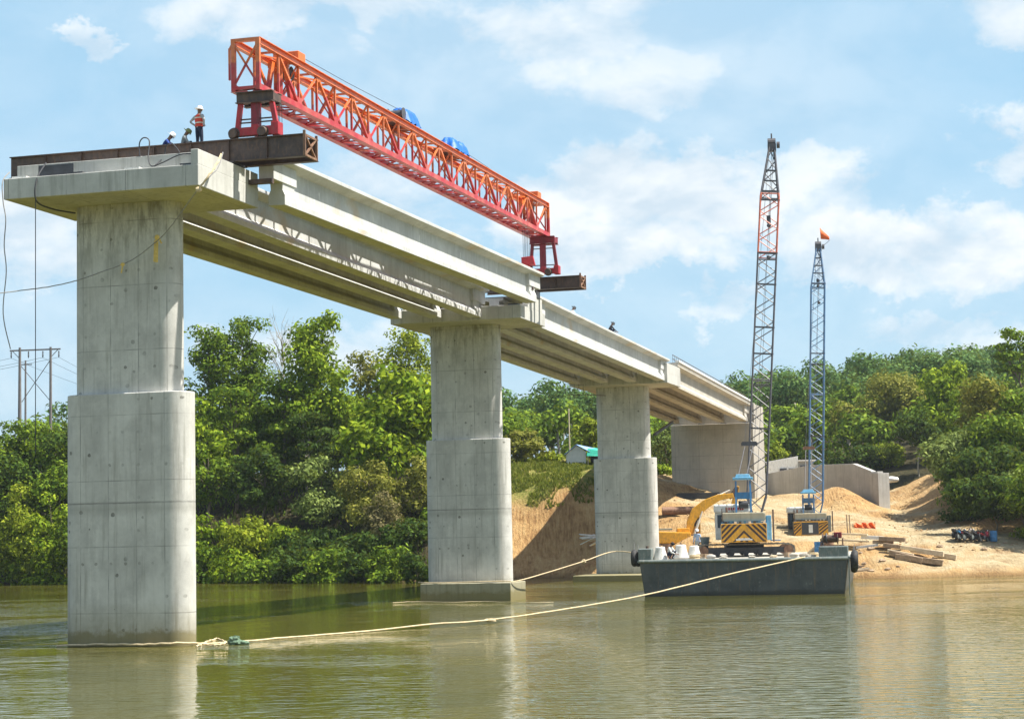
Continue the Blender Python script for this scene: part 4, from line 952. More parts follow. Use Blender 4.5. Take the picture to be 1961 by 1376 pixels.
tp = atY(1700, 908, 188); ttt = thing('covered_heap', 'white covered heap on the ground behind the right end of the retaining wall', 'heap', (tp.x, tp.y, tp.z - .6))
MB().ball((.3, 0, .1), .6, 14, 8, (1.4, .8, .5), .3).build('white_sheet', M['white'], ttt, smooth=True)
# pale wall with openings
a = atY(1466, 912, 207); b_ = atY(1566, 885, 203); w_ = b_.x - a.x
t = thing('pale_building', 'low pale building wall with dark square openings behind the retaining wall', 'building', (a.x, 206, 0))
zt1 = atY(1466, 884, 206).z; zt2 = atY(1525, 873, 206).z
xm = atY(1528, 880, 206).x - a.x
mb = MB(); mb.prism([(0, 5), (xm, 5), (xm, zt2), (0, zt1)], 0, .3); mb.build('wall', M['white'], t, bevel=.02)
MB().box2((xm, .05, 5), (w_, .35, zt2 - .55)).build('side_wall', M['wing'], t)
MB().box2((xm + .1, -.2, zt2 - .55), (w_ + .3, .6, zt2 - .40)).build('ledge', M['white'], t)
for u in (1500, 1517, 1539): 
    xx = atY(u, 900, 206).x - a.x; zz = atY(u, 900 if u < 1530 else 895, 206).z; MB().box((xx, 0.0, zz), (.72, .30, .42)).build('opening_shade_block', M['dark'], t)  # solid dark blocks stand for the shade inside the wall openings
# shed
h0 = atY(1085, 893, 189); gzh = gz(h0.x + 1.6, 190)
t = thing('shed', 'small pale sheet metal shed with a blue and green roof on the grassy bank', 'shed', (h0.x, 188.5, gzh - .1), (0, 0, 0))
zr = atY(1103, 852, 189).z - gzh + .1; ze = atY(1087, 864, 189).z - gzh + .1; hw_ = 1.95
corr = simple('pale corrugated sheet', (.62, .62, .60), .5, .1, 3)
MB().prism([(0, 0), (1.9, 0), (1.9, ze - .05), (1.0, zr - .05), (0, ze - .3)], 0, 2.6).build('walls', corr, t)
MB().box2((.5, -.03, .0), (1.5, -.004, .32)).build('gap_shade_sheet', M['dark'], t)  # dark sheet on the wall stands for the shade in a gap
mb = MB(); mb.add([(.95, -.25, zr + .05), (1.0, 2.8, zr + .05), (3.4, 2.8, zr - .35), (2.3, -.25, ze - .1)], [(0, 1, 2, 3)]); mb.add([(-.2, -.2, ze - .3), (-.2, 2.8, ze - .3), (1.0, 2.8, zr + .05), (.95, -.25, zr + .05)], [(0, 1, 2, 3)])
o = mb.build('blue_roof', simple('pale blue roof sheet', (.24, .38, .70), .5, .2, 3), t); md = o.modifiers.new('s', 'SOLIDIFY'); md.thickness = .05
mb = MB(); mb.add([(2.1, -.1, ze + .18), (2.2, 2.9, zr - .1), (5.2, 2.9, zr - .5), (4.9, -.3, ze - .35)], [(0, 1, 2, 3)])
mb.add([(1.95, -.35, ze - .5), (2.1, -.1, ze + .18), (4.9, -.3, ze - .35), (4.9, -.5, ze - .6)], [(0, 1, 2, 3)])
o = mb.build('green_awning', simple('turquoise tarpaulin', (.02, .40, .28), .5, .2, 4), t); md = o.modifiers.new('s', 'SOLIDIFY'); md.thickness = .04
mb = MB()
for x, y in ((2.1, .0), (4.8, -.3), (4.8, 2.6)): mb.tube((x, y, 0), (x, y, ze - .4), .05)
mb.build('awning_posts', M['palewood'], t); MB().box((3.2, 1.6, .45), (1.6, .7, .9)).build('bench', M['dark'], t)
# poles
def pole(u, v, Y, label, r=.12, mat='polewood', arm=None, zb=None):
    p_ = atY(u, v, Y); z0 = gz(p_.x, Y) - .5; t = thing('utility_pole', label, 'pole', (p_.x, Y, z0), (0, 0, 0), 'utility poles')
    MB().tube((0, 0, 0), (0, 0, p_.z - z0), r * 1.25, r * .8, 10).build('shaft', M[mat], t, smooth=True)
    if arm: MB().box((0, 0, p_.z - z0 - .5), (arm, .1, .12)).build('crossarm', M[mat], t)
    return t, p_.z - z0
pole(1089, 782, 200, 'slim pale pole rising behind the white shed', .07, 'palewood'); pole(1165, 845, 196, 'short post beside the shore pier', .06, 'palewood')
# H-frame pylon at far left
q0 = atY(38, 667, 222); z0 = gz(q0.x, 222) - 1; t = thing('power_pylon', 'H-shaped twin pole power pylon with a long crossarm at far left', 'pylon', (q0.x, 222, z0))
H_ = q0.z - z0; dx = atY(97, 665, 222).x - q0.x
for x in (0, dx): MB().tube((x, 0, 0), (x, 0, H_ + .1), .30 if x == 0 else .2, .14, 10).build('pole_shaft', M['polewood'], t, smooth=True)
xl = atY(19, 670, 222).x - q0.x; xr = atY(116, 668, 222).x - q0.x
MB().bar((xl, 0, H_ - .25), (xr, 0, H_ - .15), .16).build('crossarm', M['polewood'], t)
for a, b_ in (((xl + .3, 0, H_ - .3), (0, 0, H_ - 1.2)), ((xr - .3, 0, H_ - .2), (dx, 0, H_ - 1.1)), ((0, .1, H_ - 1.9), (dx, .1, H_ - 6.2)), ((.2, .1, H_ - 6.2), (dx, .1, H_ - 1.3))):
    MB().bar(a, b_, .07).build('brace', M['polewood'], t)
for x in (xl + .15, 1.0, dx - .9, xr - .2):
    MB().lathe([(.03, 0), (.10, -.1), (.04, -.2), (.10, -.3), (.04, -.4), (.10, -.5), (.03, -.8)], (x, 0, H_ - .35), 8).build('insulator', M['dark'], t)
pole(49, 690, 236, 'slim second pole behind the left leg of the H-shaped pylon', .13, arm=1.6)
def wire(p, q, sag, r, label, group='power lines', n=16, mat='cable', name='power_line'):
    p, q = V(p), V(q); pts = [p + (q - p) * (i / n) - V((0, 0, sag * 4 * (i / n) * (1 - i / n))) for i in range(n + 1)]
    return tag(MB().path(pts, r, 4).build(name, M[mat]), label, 'cable', group)
top = V((q0.x, 222, z0 + H_ - 1.1))
for i, (x, lb) in enumerate(((xl + .15, 'power line leaving the left tip of the pylon crossarm'), (dx - .9, 'power line leaving the middle of the pylon crossarm'), (xr - .2, 'power line leaving the right tip of the pylon crossarm'))):
    A0 = top + V((x, 0, 0)); wire(A0, atY(420 + 20 * i, 800 + 12 * i, 330), 1.2, .018, lb + ', falling to the right'); wire(A0, (A0.x - 55, 250, A0.z - 3), 1.0, .018, lb + ', running left')

# ------------------------------------------------------------------ barge
bo = atZ(1424, 1139); brz = radians(-11); bl = V((cos(brz), sin(brz), 0)); bd = V((-sin(brz), cos(brz), 0))
t = thing('work_barge', 'dark grey steel barge carrying the taller crane', 'barge', (bo.x, bo.y, 0), (0, 0, brz))
DZ = 2.12
def bar_pt(x, y, z=DZ): return V((bo.x, bo.y, 0)) + bl * x + bd * y + V((0, 0, z))
BARGE = t; wb = 5.72; wt_ = 6.05; LB = 24
mb = MB(); mb.add([(-wb, .15, -.5), (wb, .15, -.5), (wb, LB, -.5), (-wb, LB, -.5), (-wt_, 0, DZ - .02), (wt_, 0, DZ - .02), (wt_, LB, DZ - .02), (-wt_, LB, DZ - .02)], [(0, 3, 2, 1), (4, 5, 6, 7), (0, 1, 5, 4), (1, 2, 6, 5), (2, 3, 7, 6), (3, 0, 4, 7)])
mb.build('hull', M['hull'], t, bevel=.06)
MB().box2((-wt_ + .05, .05, DZ - .015), (wt_ - .05, LB - .1, DZ)).build('deck_plate', M['deck'], t)
mb = MB(); mb.path([(-wt_, -.03, DZ - .08), (wt_, -.03, DZ - .08)], .10, 8); mb.path([(wt_ + .02, 0, DZ - .08), (wt_ + .02, LB, DZ - .08)], .10, 8); mb.path([(-wt_ - .02, 0, DZ - .08), (-wt_ - .02, LB, DZ - .08)], .10, 8); mb.build('rub_rail', M['hulltop'], t, smooth=True)
MB().box2((-wt_ - .05, -.02, DZ - .02), (-wt_ + .75, .9, DZ + .68)).build('corner_box', M['hulltop'], t, bevel=.06)
MB().box2((wt_ - 1.65, -.02, DZ - .02), (wt_ + .02, 1.0, DZ + .62)).build('corner_box', M['hulltop'], t, bevel=.06)
for x in (-4.6, -2.1, .6, 3.3): MB().box((x, .05, .95), (.04, .05, 1.9)).build('hull_seam', M['hull'], t)
mb = MB(); mb.box((wt_ + .03, .3, 1.0), (.06, .5, 2.0)); mb.build('hull_edge', M['hulltop'], t)
MB().tube((-5.6, .4, DZ + .68), (-5.6, .4, DZ + .82), .09).build('bollard', M['steel'], t)
def tyre(x, y, z, R, label):
    tt = thing('fender_tyre', label, 'tyre', bar_pt(x, y, z), (0, 0, brz), 'tyre fenders on the barge'); MB().torus((0, 0, 0), R, R * .42, 'x', 24, 10, 1.15).build('tyre_ring', M['rubber'], tt, smooth=True)
    MB().path([(0, 0, R * 1.1), (0, .05, R * 1.1 + .45)], .02).build('hanger', M['rope_dark'], tt)
tyre(-6.38, .45, 2.25, .36, 'black tyre hanging on the left corner of the barge'); tyre(6.42, .4, 1.9, .42, 'black tyre hanging on the right corner of the barge'); tyre(6.35, 1.4, 1.75, .42, 'second tyre behind the one on the right barge corner')
tyre(-6.2, .75, 2.2, .33, 'tyre squeezed behind the left corner one')
# winch on the right corner
t = thing('deck_winch', 'rusty rope winch standing on the right corner of the barge', 'winch', bar_pt(5.15, .5, DZ + .62), (0, 0, brz))
mb = MB(); [mb.box((x, 0, .22), (.07, .6, .44)) for x in (-.62, .62)]; mb.box((0, 0, .03), (1.4, .7, .06)); mb.bar((-.6, -.3, .03), (-.6, -.32, -.75), .12); mb.bar((-.25, -.3, .03), (-.25, -.32, -.75), .12); mb.build('side_frame', M['rustpipe'], t)
MB().lathe([(.05, -.55), (.34, -.55), (.34, -.5), (.22, -.48), (.22, .30), (.34, .32), (.34, .36), (.05, .4)], (0, 0, .42), 18, axis='x').build('drum', M['steel'], t, smooth=True)
MB().box((.35, 0, .62), (.45, .4, .35)).build('motor', M['darkred'], t, bevel=.04); mb = MB(); mb.torus((-.3, -.1, .45), .26, .05, 'x', 16, 6); mb.build('hand_wheel', M['dark'], t)
# cone shaped concrete blocks
for i, (x, y, s_, lb) in enumerate(((-4.9, 1.0, .95, 'white cone shaped block next to the left corner box of the barge'), (-3.95, 3.5, 1.05, 'white cone shaped block in the middle of the row on the barge'), (-3.25, 4.5, .95, 'right white cone shaped block beside the standing worker'), (-4.15, 6.0, .9, 'white cone shaped block behind the others'))):
    tt = thing('cone_block', lb, 'block', bar_pt(x, y), (0, 0, .3 * i), 'cone blocks on the barge deck')
    MB().lathe([(.46 * s_, 0), (.44 * s_, .1), (.30 * s_, .62 * s_), (.30 * s_, .74 * s_), (.24 * s_, .80 * s_), (.0001, .80 * s_)], (0, 0, 0), 16).build('cone_body', M['white'], tt, smooth=True)
    MB().torus((0, 0, .84 * s_), .09, .02, 'x', 12, 6).build('lifting_loop', M['steel'], tt)
tag(MB().box(bar_pt(-3.6, 1.5, DZ + .04), (2.6, .5, .06), rot=(0, 0, brz)).build('steel_plate', M['deck']), 'flat plate lying on the barge deck left of the crane tracks', 'plate')
t = thing('lifting_cone', 'slim green grey tapered steel funnel standing behind the worker on the barge', 'funnel', bar_pt(-3.0, 9.0), (0, 0, 0))
MB().lathe([(.1, 0), (.15, .2), (.30, 1.15), (.30, 1.25), (.1, 1.25)], (0, 0, 0), 12).build('funnel_shell', M['hulltop'], t, smooth=True); MB().bar((-.4, 0, .9), (.4, 0, .9), .05).build('handle', M['steel'], t)
for i, (u, v, Y) in enumerate(((1385, 1059, 114), (1440, 1062, 113.4), (1480, 1060, 113.8), (1555, 1060, 112.5))):
    p_ = atY(u, v, Y); tag(MB().ball((p_.x, p_.y, DZ + .07), .16, 8, 5, (1.6, 1, .55), .5, i).build('rag', M['deck' if i != 2 else 'palewood']), ('leftmost', 'left middle', 'right middle', 'rightmost')[i] + ' crumpled pale rag on the front edge of the barge deck', 'rag', 'rags and scraps on the barge deck')
for i, (p0, p1) in enumerate((((3.6, 5.0, DZ + .1), (5.0, 3.0, DZ + 1.15)), ((3.9, 5.3, DZ + .1), (5.3, 3.2, DZ + 1.05)))):
    tag(MB().bar(bar_pt(*p0), bar_pt(*p1), .42, .08).build('plank', M['palewood']), ('wide plank leaning up towards the deck winch', 'second plank leaning beside the deck winch')[i], 'plank', 'planks leaning by the deck winch')

cl_ = [(-1.9, 1.0, 'sack', 'grey sack slumped on the deck in front of the crane tracks, left'), (2.9, 1.3, 'sack', 'pale sack on the deck at the right end of the crane tracks'), (3.5, .9, 'sack', 'pale sack next to the leaning planks')]
for i, (x, y, nm, lb) in enumerate(cl_): tag(MB().ball(bar_pt(x, y, DZ + .12), .2, 12, 8, (1.4, .9, .7), .25, i).build('sack', M['deck' if i else 'wing'], smooth=True), lb, 'sack', 'sacks on the barge deck')
for i, (x, y, col_, lb) in enumerate(((-5.0, 5.5, 'rustpipe', 'rusty oil drum near the back left of the barge deck'), (4.3, 3.4, 'blue', 'blue oil drum behind the deck winch'), (4.9, 3.0, 'rustpipe', 'rusty oil drum behind the deck winch'))):
    tt = thing('oil_drum', lb, 'drum', bar_pt(x, y), (0, 0, 0), 'oil drums on the barge'); MB().lathe([(.28, 0), (.29, .02), (.28, .28), (.295, .30), (.28, .32), (.28, .58), (.295, .60), (.28, .62), (.29, .86), (.0001, .86)], (0, 0, 0), 18).build('drum_body', M[col_], tt, smooth=True)
for i, (x, y, lb) in enumerate(((-2.9, 1.3, 'coil of tan rope on the deck right of the sitting worker'), (4.0, 1.9, 'coil of tan rope on the deck by the leaning planks'))):
    mb = MB(); [mb.torus(bar_pt(x, y, DZ + .04 + .06 * k), .30 - .03 * (k % 2), .035, 'z', 20, 6) for k in range(4)]; tag(mb.build('rope_coil', M['rope'], smooth=True), lb, 'rope', 'rope coils on the barge')
for k, x in enumerate((-2.6, -2.2, 2.6)):
    tag(MB().box(bar_pt(x, 1.9, DZ + .14), (.5, .35, .28), rot=(0, 0, .3 * k)).build('timber_block', M['wood']), ('left', 'middle', 'right')[k] + ' squared timber block on the barge deck before the crane tracks', 'block', 'timber blocks on the barge deck')
# ------------------------------------------------------------------ lattice boom cranes
def crane(loc, rz, tip, foot, spec, name, label):
    t = thing(name, label, 'crane', loc, (0, 0, rz))
    iv = (Matrix.Translation(V(loc)) @ Matrix.Rotation(rz, 4, 'Z')).inverted(); s = spec['scale']
    tr = spec.get('track_rot', 0.0); RZ = Matrix.Rotation(tr, 3, 'Z')
    def P3(x, y, z): return V((x, y, z)) * s
    # tracks
    Lt = spec.get('track_len', 5.4)
    for y in (-1.35, 1.35):
        mb = MB(); R = .40; n = 12; poly = []
        for i in range(n + 1): a = -pi / 2 + pi * i / n; poly.append((Lt / 2 - R + R * cos(a), R + R * sin(a)))
        for i in range(n + 1): a = pi / 2 + pi * i / n; poly.append((-Lt / 2 + R + R * cos(a), R + R * sin(a)))
        # shoes
        m_ = len(poly)
        inner = [(x * .955, R + (z - R) * .82) for x, z in poly]
        for (ya, yb) in ((y - .36, y + .36),):
            vs = [(x, ya, z) for x, z in poly] + [(x, yb, z) for x, z in poly] + [(x, ya, z) for x, z in inner] + [(x, yb, z) for x, z in inner]
            fs = []
            for i in range(m_):
                j = (i + 1) % m_; fs += [(i, j, m_ + j, m_ + i), (2 * m_ + j, 2 * m_ + i, 3 * m_ + i, 3 * m_ + j), (i, 2 * m_ + i, 2 * m_ + j, j), (m_ + i, m_ + j, 3 * m_ + j, 3 * m_ + i)]
            mb.add([RZ @ V(q) * s for q in vs], fs)
        per = 34
        for i in range(per):
            f = i / per * (2 * (Lt - 2 * R) + 2 * pi * R)
            if f < Lt - 2 * R: q = (-Lt / 2 + R + f, 0, 0)
            elif f < Lt - 2 * R + pi * R: a = (f - (Lt - 2 * R)) / R; q = (Lt / 2 - R + sin(a) * R, R - cos(a) * R, a)
            elif f < 2 * (Lt - 2 * R) + pi * R: q = (Lt / 2 - R - (f - (Lt - 2 * R) - pi * R), 2 * R, 0)
            else: a = (f - 2 * (Lt - 2 * R) - pi * R) / R; q = (-Lt / 2 + R - sin(a) * R, R + cos(a) * R, a)
            mb.box(RZ @ V((q[0], y, q[1])) * s, V((.06, .74, .05)) * s, rot=Euler((0, -q[2], tr)))
        tk = mb.build('track', M['track'], t)
        mb = MB(); mb.box(RZ @ V((0, y, R)) * s, V((Lt - 1.0, .42, .34)) * s, rot=(0, 0, tr)); mb.build('track_frame', M['dark'], tk)
        for i in range(7):
            x = -Lt / 2 + R + i * (Lt - 2 * R) / 6; big = i in (0, 6); c_ = RZ @ V((x, y, R if big else .24)) * s
            w = MB().lathe([(.04, -.3), (.30 if big else .16, -.3), (.30 if big else .16, .3), (.04, .3)], (0, 0, 0), 14, axis='y').build('roller', M['rustpipe' if big else 'dark'], tk, loc=c_, rot=(0, 0, tr), smooth=True)
    MB().box(P3(0, 0, .55), V((2.3, 2.0, .38)) * s, rot=(0, 0, tr)).build('car_body', M['dark'], t); MB().lathe([(.9, 0), (.9, .16)], P3(0, 0, .72), 24).build('slewing_ring', M['steel'], t)
    # upper works, rear (counterweight) faces -y
    w = 1.38
    MB().box2(P3(-w, -2.6, .88), P3(w, 2.0, 1.02)).build('turntable_frame', M['dark'], t)
    house = MB().box2(P3(-w, -2.5, 1.02), P3(w, .9, 2.05)).build('engine_house', M[spec['body']], t, bevel=.04 * s)
    for x in (-.9, 0, .9): MB().box2(P3(x - .3, -.9, 2.051), P3(x + .3, .5, 2.10)).build('vent_hatch', M['dark'], house)
    cwt = MB().box2(P3(-w, -2.85, .90), P3(w, -2.5, 2.02)).build('counterweight', M['stripe_y'], t, bevel=.02)
    y0 = -2.85 * s - .006
    if spec['stripes'] == 'chevron':
        z0, z1 = .93, 1.99
        mb = MB()
        for k in range(7):
            # diagonal bands, apex at the centre top
            off = .08 + k * .33
            for sg in (-1, 1):
                pts = [(0 + off - 0, z1), (off + .18, z1), (off + .18 + 1.06, z0), (off + 1.06, z0)]
                if k >= 0:
                    # clip to the plate half
                    def clip(poly, xm):
                        out = []
                        for i in range(len(poly)):
                            a_, b2 = poly[i], poly[(i + 1) % len(poly)]
                            ia, ib = a_[0] <= xm, b2[0] <= xm
                            if ia: out.append(a_)
                            if ia != ib:
                                f = (xm - a_[0]) / (b2[0] - a_[0]); out.append((xm, a_[1] + f * (b2[1] - a_[1])))
                        return out
                    c_ = clip(pts, w - .03)
                    if len(c_) >= 3: mb.prism([(sg * x * s, z * s) for x, z in c_], y0, y0 + .004)
        for zc in (z1 - .36, z1 - .78):
            for sg in (-1, 1):
                ln = zc - z0
                if ln > .1: mb.prism([(0, zc * s), (0, (zc - .19) * s), (sg * (ln - .0) * s, (z0) * s), (sg * (ln + .0) * s + sg * .0, (z0) * s), (sg * .17 * s, (zc - .0) * s)][:4] if False else [(0, zc * s), (sg * (zc - z0) * s, z0 * s), (sg * (zc - z0 - .17) * s, z0 * s), (0, (zc - .17) * s)], y0 - .001, y0 + .004)
        mb.build('chevron_stripes', M['stripe_k'], cwt)
        mb = MB(); mb.box((0, y0 - .01, 1.06 * s), (1.0 * s, .02, .08 * s)); mb.box((0, y0 - .01, 1.13 * s), (.7 * s, .02, .04 * s)); mb.build('maker_badge', M['white'], cwt)
    else:
        MB().box2((-.75 * s, y0 - .002, .95 * s), (.62 * s, y0 + .02, 1.95 * s)).build('dark_grille', M['dark'], cwt)
        MB().box2((-.18 * s, y0 - .02, 1.1 * s), (.14 * s, y0 - .002, 1.75 * s)).build('plate', M['white'], cwt)
        mb = MB()
        for sg, xa, xb in ((-1, -w, -.78), (1, .66, w)):
            for k in range(4):
                zz = .98 + k * .28; mb.prism([(xa * s, (zz - .1) * s), (xa * s, (zz + .04) * s), (xb * s, min(1.98, zz + .6) * s), (xb * s, min(1.97, zz + .46) * s)], y0, y0 + .004)
        mb.build('diagonal_stripes', M['stripe_k'], cwt)
    MB().box((0, -2.35 * s, 2.09 * s), (2.74 * s, .3 * s, .07 * s)).build('top_rail', M[spec['trim']], t)
    mb = MB(); mb.prism([(-1.2 * s, 2.16 * s), (1.25 * s, 2.16 * s), (1.34 * s, 2.3 * s), (1.34 * s, 2.66 * s), (1.2 * s, 2.7 * s), (-1.3 * s, 2.7 * s), (-1.34 * s, 2.35 * s)], -2.3 * s, -1.3 * s); mb.build('counterweight_slab', M['palewood'] if False else M['footing'], t, bevel=.05)
    MB().box2(P3(w + .002, -2.3, 1.0), P3(w + .30, -.3, 2.5)).build('side_locker', M['skyblue' if spec['stripes'] == 'chevron' else 'hulltop'], t, bevel=.03)
    MB().tube(P3(w + .42, -2.2, .9), P3(w + .42, -2.2, 2.85), .05 * s).build('handrail_post', M['steel'], t)
    mb = MB(); mb.box(P3(w + .55, -1.5, .98), V((.6, 1.2, .06)) * s); mb.build('side_step', M['blue'], t)
    for k in range(9):
        x = -1.15 + k * .29; MB().box2(P3(x, -2.56, 2.03), P3(x + .15, -2.44, 2.17)).build('engine_louvre', M[('dark', 'blue', 'white')[k % 3] if spec['stripes'] == 'chevron' else 'dark'], house)
    MB().tube(P3(-1.0, -1.0, 2.05), P3(-1.0, -1.0, 3.05), .07 * s).build('exhaust_pipe', M['rustpipe'], t)
    mb = MB(); [mb.tube(P3(x, -2.35, 2.1), P3(x, -2.35, 2.95), .022 * s, n=5) for x in (-1.3, -1.3 + .02)]; mb.path([P3(-1.3, -2.35, 2.95), P3(-1.3, -.4, 2.95), P3(-1.3, -.4, 2.1)], .022 * s, 5); mb.build('handrail', M['steel'], t)
    mb = MB(); mb.path([P3(.5, -1.2, 2.1), P3(.7, -.6, 2.6), P3(.9, .2, 2.4), P3(.6, .9, 1.9)], .035 * s, 6); mb.path([P3(-.6, -1.4, 2.7), P3(-.7, -1.0, 3.0), P3(-.5, -.6, 2.6)], .03 * s, 6); mb.build('hydraulic_hoses', M['rubber'], t)
    for sg in (-1, 1): MB().box2(P3(sg * w - .012 * sg, -2.2, 1.1), P3(sg * (w + .015), -.3, 1.95)).build('side_door', M[spec['body']], house, bevel=.02)
    mb = MB(); [mb.lathe([(.0001, -.02), (.035, -.015), (.035, .0)], (x * s, -2.85 * s, z * s), 8, axis='y') for x in (-1.28, 1.28) for z in (.98, 1.94)]; mb.build('bolts', M['steel'], cwt)
    # operator cab, front left with white roof
    cb = MB().box2(P3(-w - .35, .1, 1.05), P3(-.35, 1.9, 2.75)).build('operator_cab', M[spec['body']], t, bevel=.05)
    MB().box2(P3(-w - .42, -.1, 2.74), P3(.45, 2.0, 3.25)).build('cab_roof', M['white'], cb, bevel=.1)
    MB().box2(P3(-w - .37, .5, 1.8), P3(-w - .30, 1.7, 2.6)).build('window', M['glass'], cb)
    MB().box2(P3(-w - .2, .07, 1.8), P3(-.5, .12, 2.6)).build('window', M['glass'], cb)
    if spec['stripes'] == 'chevron':
        mb = MB()
        for i, x in enumerate((-1.0, -.84, -.70, -.56, -.42, -.28, -.14, .0)): mb.box(P3(x, -.105, 2.96), V((.09, .01, .16)) * s); 
        mb.build('roof_lettering', M['red'], cb)
    # gantry (A-frame)
    gh = spec.get('gantry', 4.95); gx = spec.get('gantry_x', .05); gw_ = .46
    mb = MB()
    for sg in (-1, 1):
        mb.bar(P3(gx + sg * gw_, -1.2, 2.0), P3(gx + sg * gw_ * .95, -.9, gh - .35), .11 * s); mb.bar(P3(gx + sg * gw_, .9, 1.2), P3(gx + sg * gw_ * .95, -.7, gh - .35), .09 * s)
    mb.build('gantry_frame', M[spec['trim']], t)
    MB().box(P3(gx, -.95, 3.75), V((1.05, .12, .42)) * s).build('gantry_panel', M[spec['trim']], t)
    mb = MB(); mb.box(P3(gx, -.8, gh - .2), V((1.25, .6, .16)) * s); mb.box(P3(gx, -.8, gh - .04), V((1.0, .5, .22)) * s, tp=.8); mb.build('gantry_head', M['skyblue'], t, bevel=.03)
    mb = MB(); mb.lathe([(.1, -.3), (.24, -.3), (.24, .3), (.1, .3)], P3(gx, -.4, 3.2), 14, axis='x'); mb.build('hoist_drum', M['dark'], t)
    # boom
    f = iv @ V(foot); tp = iv @ V(tip); ax = (tp - f); Lb = ax.length; d = ax.normalized(); xx = V((1, 0, 0)); xx = (xx - d * xx.dot(d)).normalized(); yy = d.cross(xx).normalized()
    bw = spec.get('bw', .6) ; 
    def half(q):   # half width along the boom
        if q < .07: return .18 + (bw - .18) * q / .07
        if q > spec['taper']: return bw - (bw - .17) * (q - spec['taper']) / (1 - spec['taper'])
        return bw
    cuts = spec['cuts']; cross = spec['cross']
    def corner(q, i): h = half(q); sx2, sy2 = ((-1, -1), (1, -1), (1, 1), (-1, 1))[i]; return f + d * (Lb * q) + xx * sx2 * h + yy * sy2 * h
    for (qa, qb, mt) in cuts:
        mb = MB(); nb = max(2, int(round((qb - qa) * Lb / (bw * 1.5)))); ck = [qa + (qb - qa) * i / nb for i in range(nb + 1)]
        kinks = sorted(set([qa, qb] + [q for q in (.07, spec['taper']) if qa < q < qb]))
        for i in range(4):
            for a_, b2 in zip(kinks[:-1], kinks[1:]): mb.tube(corner(a_, i), corner(b2, i), .064, n=6)
        for k in range(nb):
            for i in range(4):
                j = (i + 1) % 4; a_, b2 = (i, j) if (k + i) % 2 else (j, i); mb.tube(corner(ck[k], a_), corner(ck[k + 1], b2), .033, n=4, caps=False)
        for q in (qa + .002, qb - .002):
            for i in range(4): mb.tube(corner(q, i), corner(q, (i + 1) % 4), .04, n=5)
        mb.build('boom_section', M[mt], t)
    for q in cross:
        h = half(q); c_ = f + d * (Lb * q); MB().bar(c_ - xx * h * 1.02 - yy * h, c_ + xx * h * 1.12 - yy * h, .10).build('boom_strut', M['boomdark'], t)
    mb = MB(); hh = half(1); mb.box(tp, (.55, .45, .5)); mb.lathe([(.05, -.26), (.30, -.26), (.30, .26), (.05, .26)], tp + V((0, .1, .35)), 14, axis='x'); mb.lathe([(.05, -.1), (.22, -.1), (.22, .1), (.05, .1)], tp + V((.42, -.1, .15)), 12, axis='x'); mb.tube(tp + V((0, 0, .5)), tp + V((0, 0, .95)), .05)
    mb.build('boom_head', M['boomdark'], t)
    # hanging hook block and lines seen through the boom
    hk = spec['hook']; qa = f + d * (Lb * hk[0]); qb = f + d * (Lb * hk[1])
    mb = MB(); mb.box(qa, (.26, .2, .5)); mb.ball(qa + V((0, 0, -.4)), .14); mb.build('hook_block', M['dark'], t, smooth=False)
    mb = MB(); mb.tube(tp, qa, .016, n=4); mb.tube(tp + V((.1, 0, 0)), qb + V((.1, 0, 0)), .014, n=4); mb.tube(tp + V((.0, 0.2, 0)), f + d * (Lb * .05), .014, n=4); mb.build('hoist_line', M['cable'], t)
    MB().ball(qb + V((.1, 0, -.1)), .14).build('weight_ball', M['dark'], t)
    # pendant spreader bar and lines to the gantry
    sp_ = iv @ V(spec['spreader']); mb = MB(); mb.box(sp_, (1.02 * s, .25, .2), ); mb.box(sp_ + V((0, 0, .1)), (.9 * s, .22, .12)); mb.build('spreader_bar', M[spec.get('spm', 'boomdark')], t)
    mb = MB(); gt = P3(gx, -.8, gh)
    for x in (-.25, .25):
        mb.tube(sp_ + V((x, 0, 0)), gt + V((x, 0, 0)), .035 if abs(x) else .01, n=5); mb.tube(sp_ + V((x * 1.2, 0, 0)), tp + V((x * .6, -.1, 0)), .014, n=4)
    mb.build('pendant_lines', M['boomdark'], t)
    return t
cl = atY(1425, 1062, 120.5)
c1 = V((cl.x, 120.5, DZ)); foot1 = atY(1447, 1000, 121.8); tip1 = atY(1478, 283, 126.5)
crane(c1, radians(-6), tip1, foot1, dict(scale=1.0, body='white', trim='blue', stripes='chevron', track_rot=radians(4), track_len=6.0, taper=.855, bw=.60,
      cuts=[(0, .36, 'boomdark'), (.36, .70, 'boomdark'), (.70, .865, 'boomorange'), (.865, 1.0, 'boomdark')], cross=(.235, .43, .50, .615, .70, .845, .87, .90, .93), hook=(.80, .70), spreader=atY(1435, 850, 121.3), gantry=5.0),
      'crawler_crane', 'taller lattice boom crawler crane on the barge with a yellow and black chevron counterweight')
cl2 = atY(1551, 1040, 161.5); z2_ = gz(cl2.x, 161.5)
cz = atY(1550, 1047, 161.5).z
c2 = V((cl2.x, 161.5, cz + .1)); foot2 = atY(1562, 1000, 163); tip2 = atY(1567, 476, 168)
crane(c2, radians(-6), tip2, foot2, dict(scale=1.0, body='dark', trim='boomblue', stripes='side', track_rot=radians(80), track_len=5.2, taper=.86, bw=.58,
      cuts=[(0, .45, 'boomblue'), (.45, .86, 'boomblue'), (.86, 1.0, 'boomblue')], cross=(.30, .56, .60, .86, .90, .93, .96), hook=(.875, .80), spreader=atY(1549, 858, 162.8), gantry=4.6, spm='rustpipe', gantry_x=-.05),
      'crawler_crane', 'shorter blue lattice boom crawler crane standing on the shore behind the barge')
fl = atY(1576, 452, 168); t = thing('boom_flag', 'small orange and yellow pennant flying above the shorter crane boom', 'flag', fl)
mb = MB(); nn = 8; vs = []
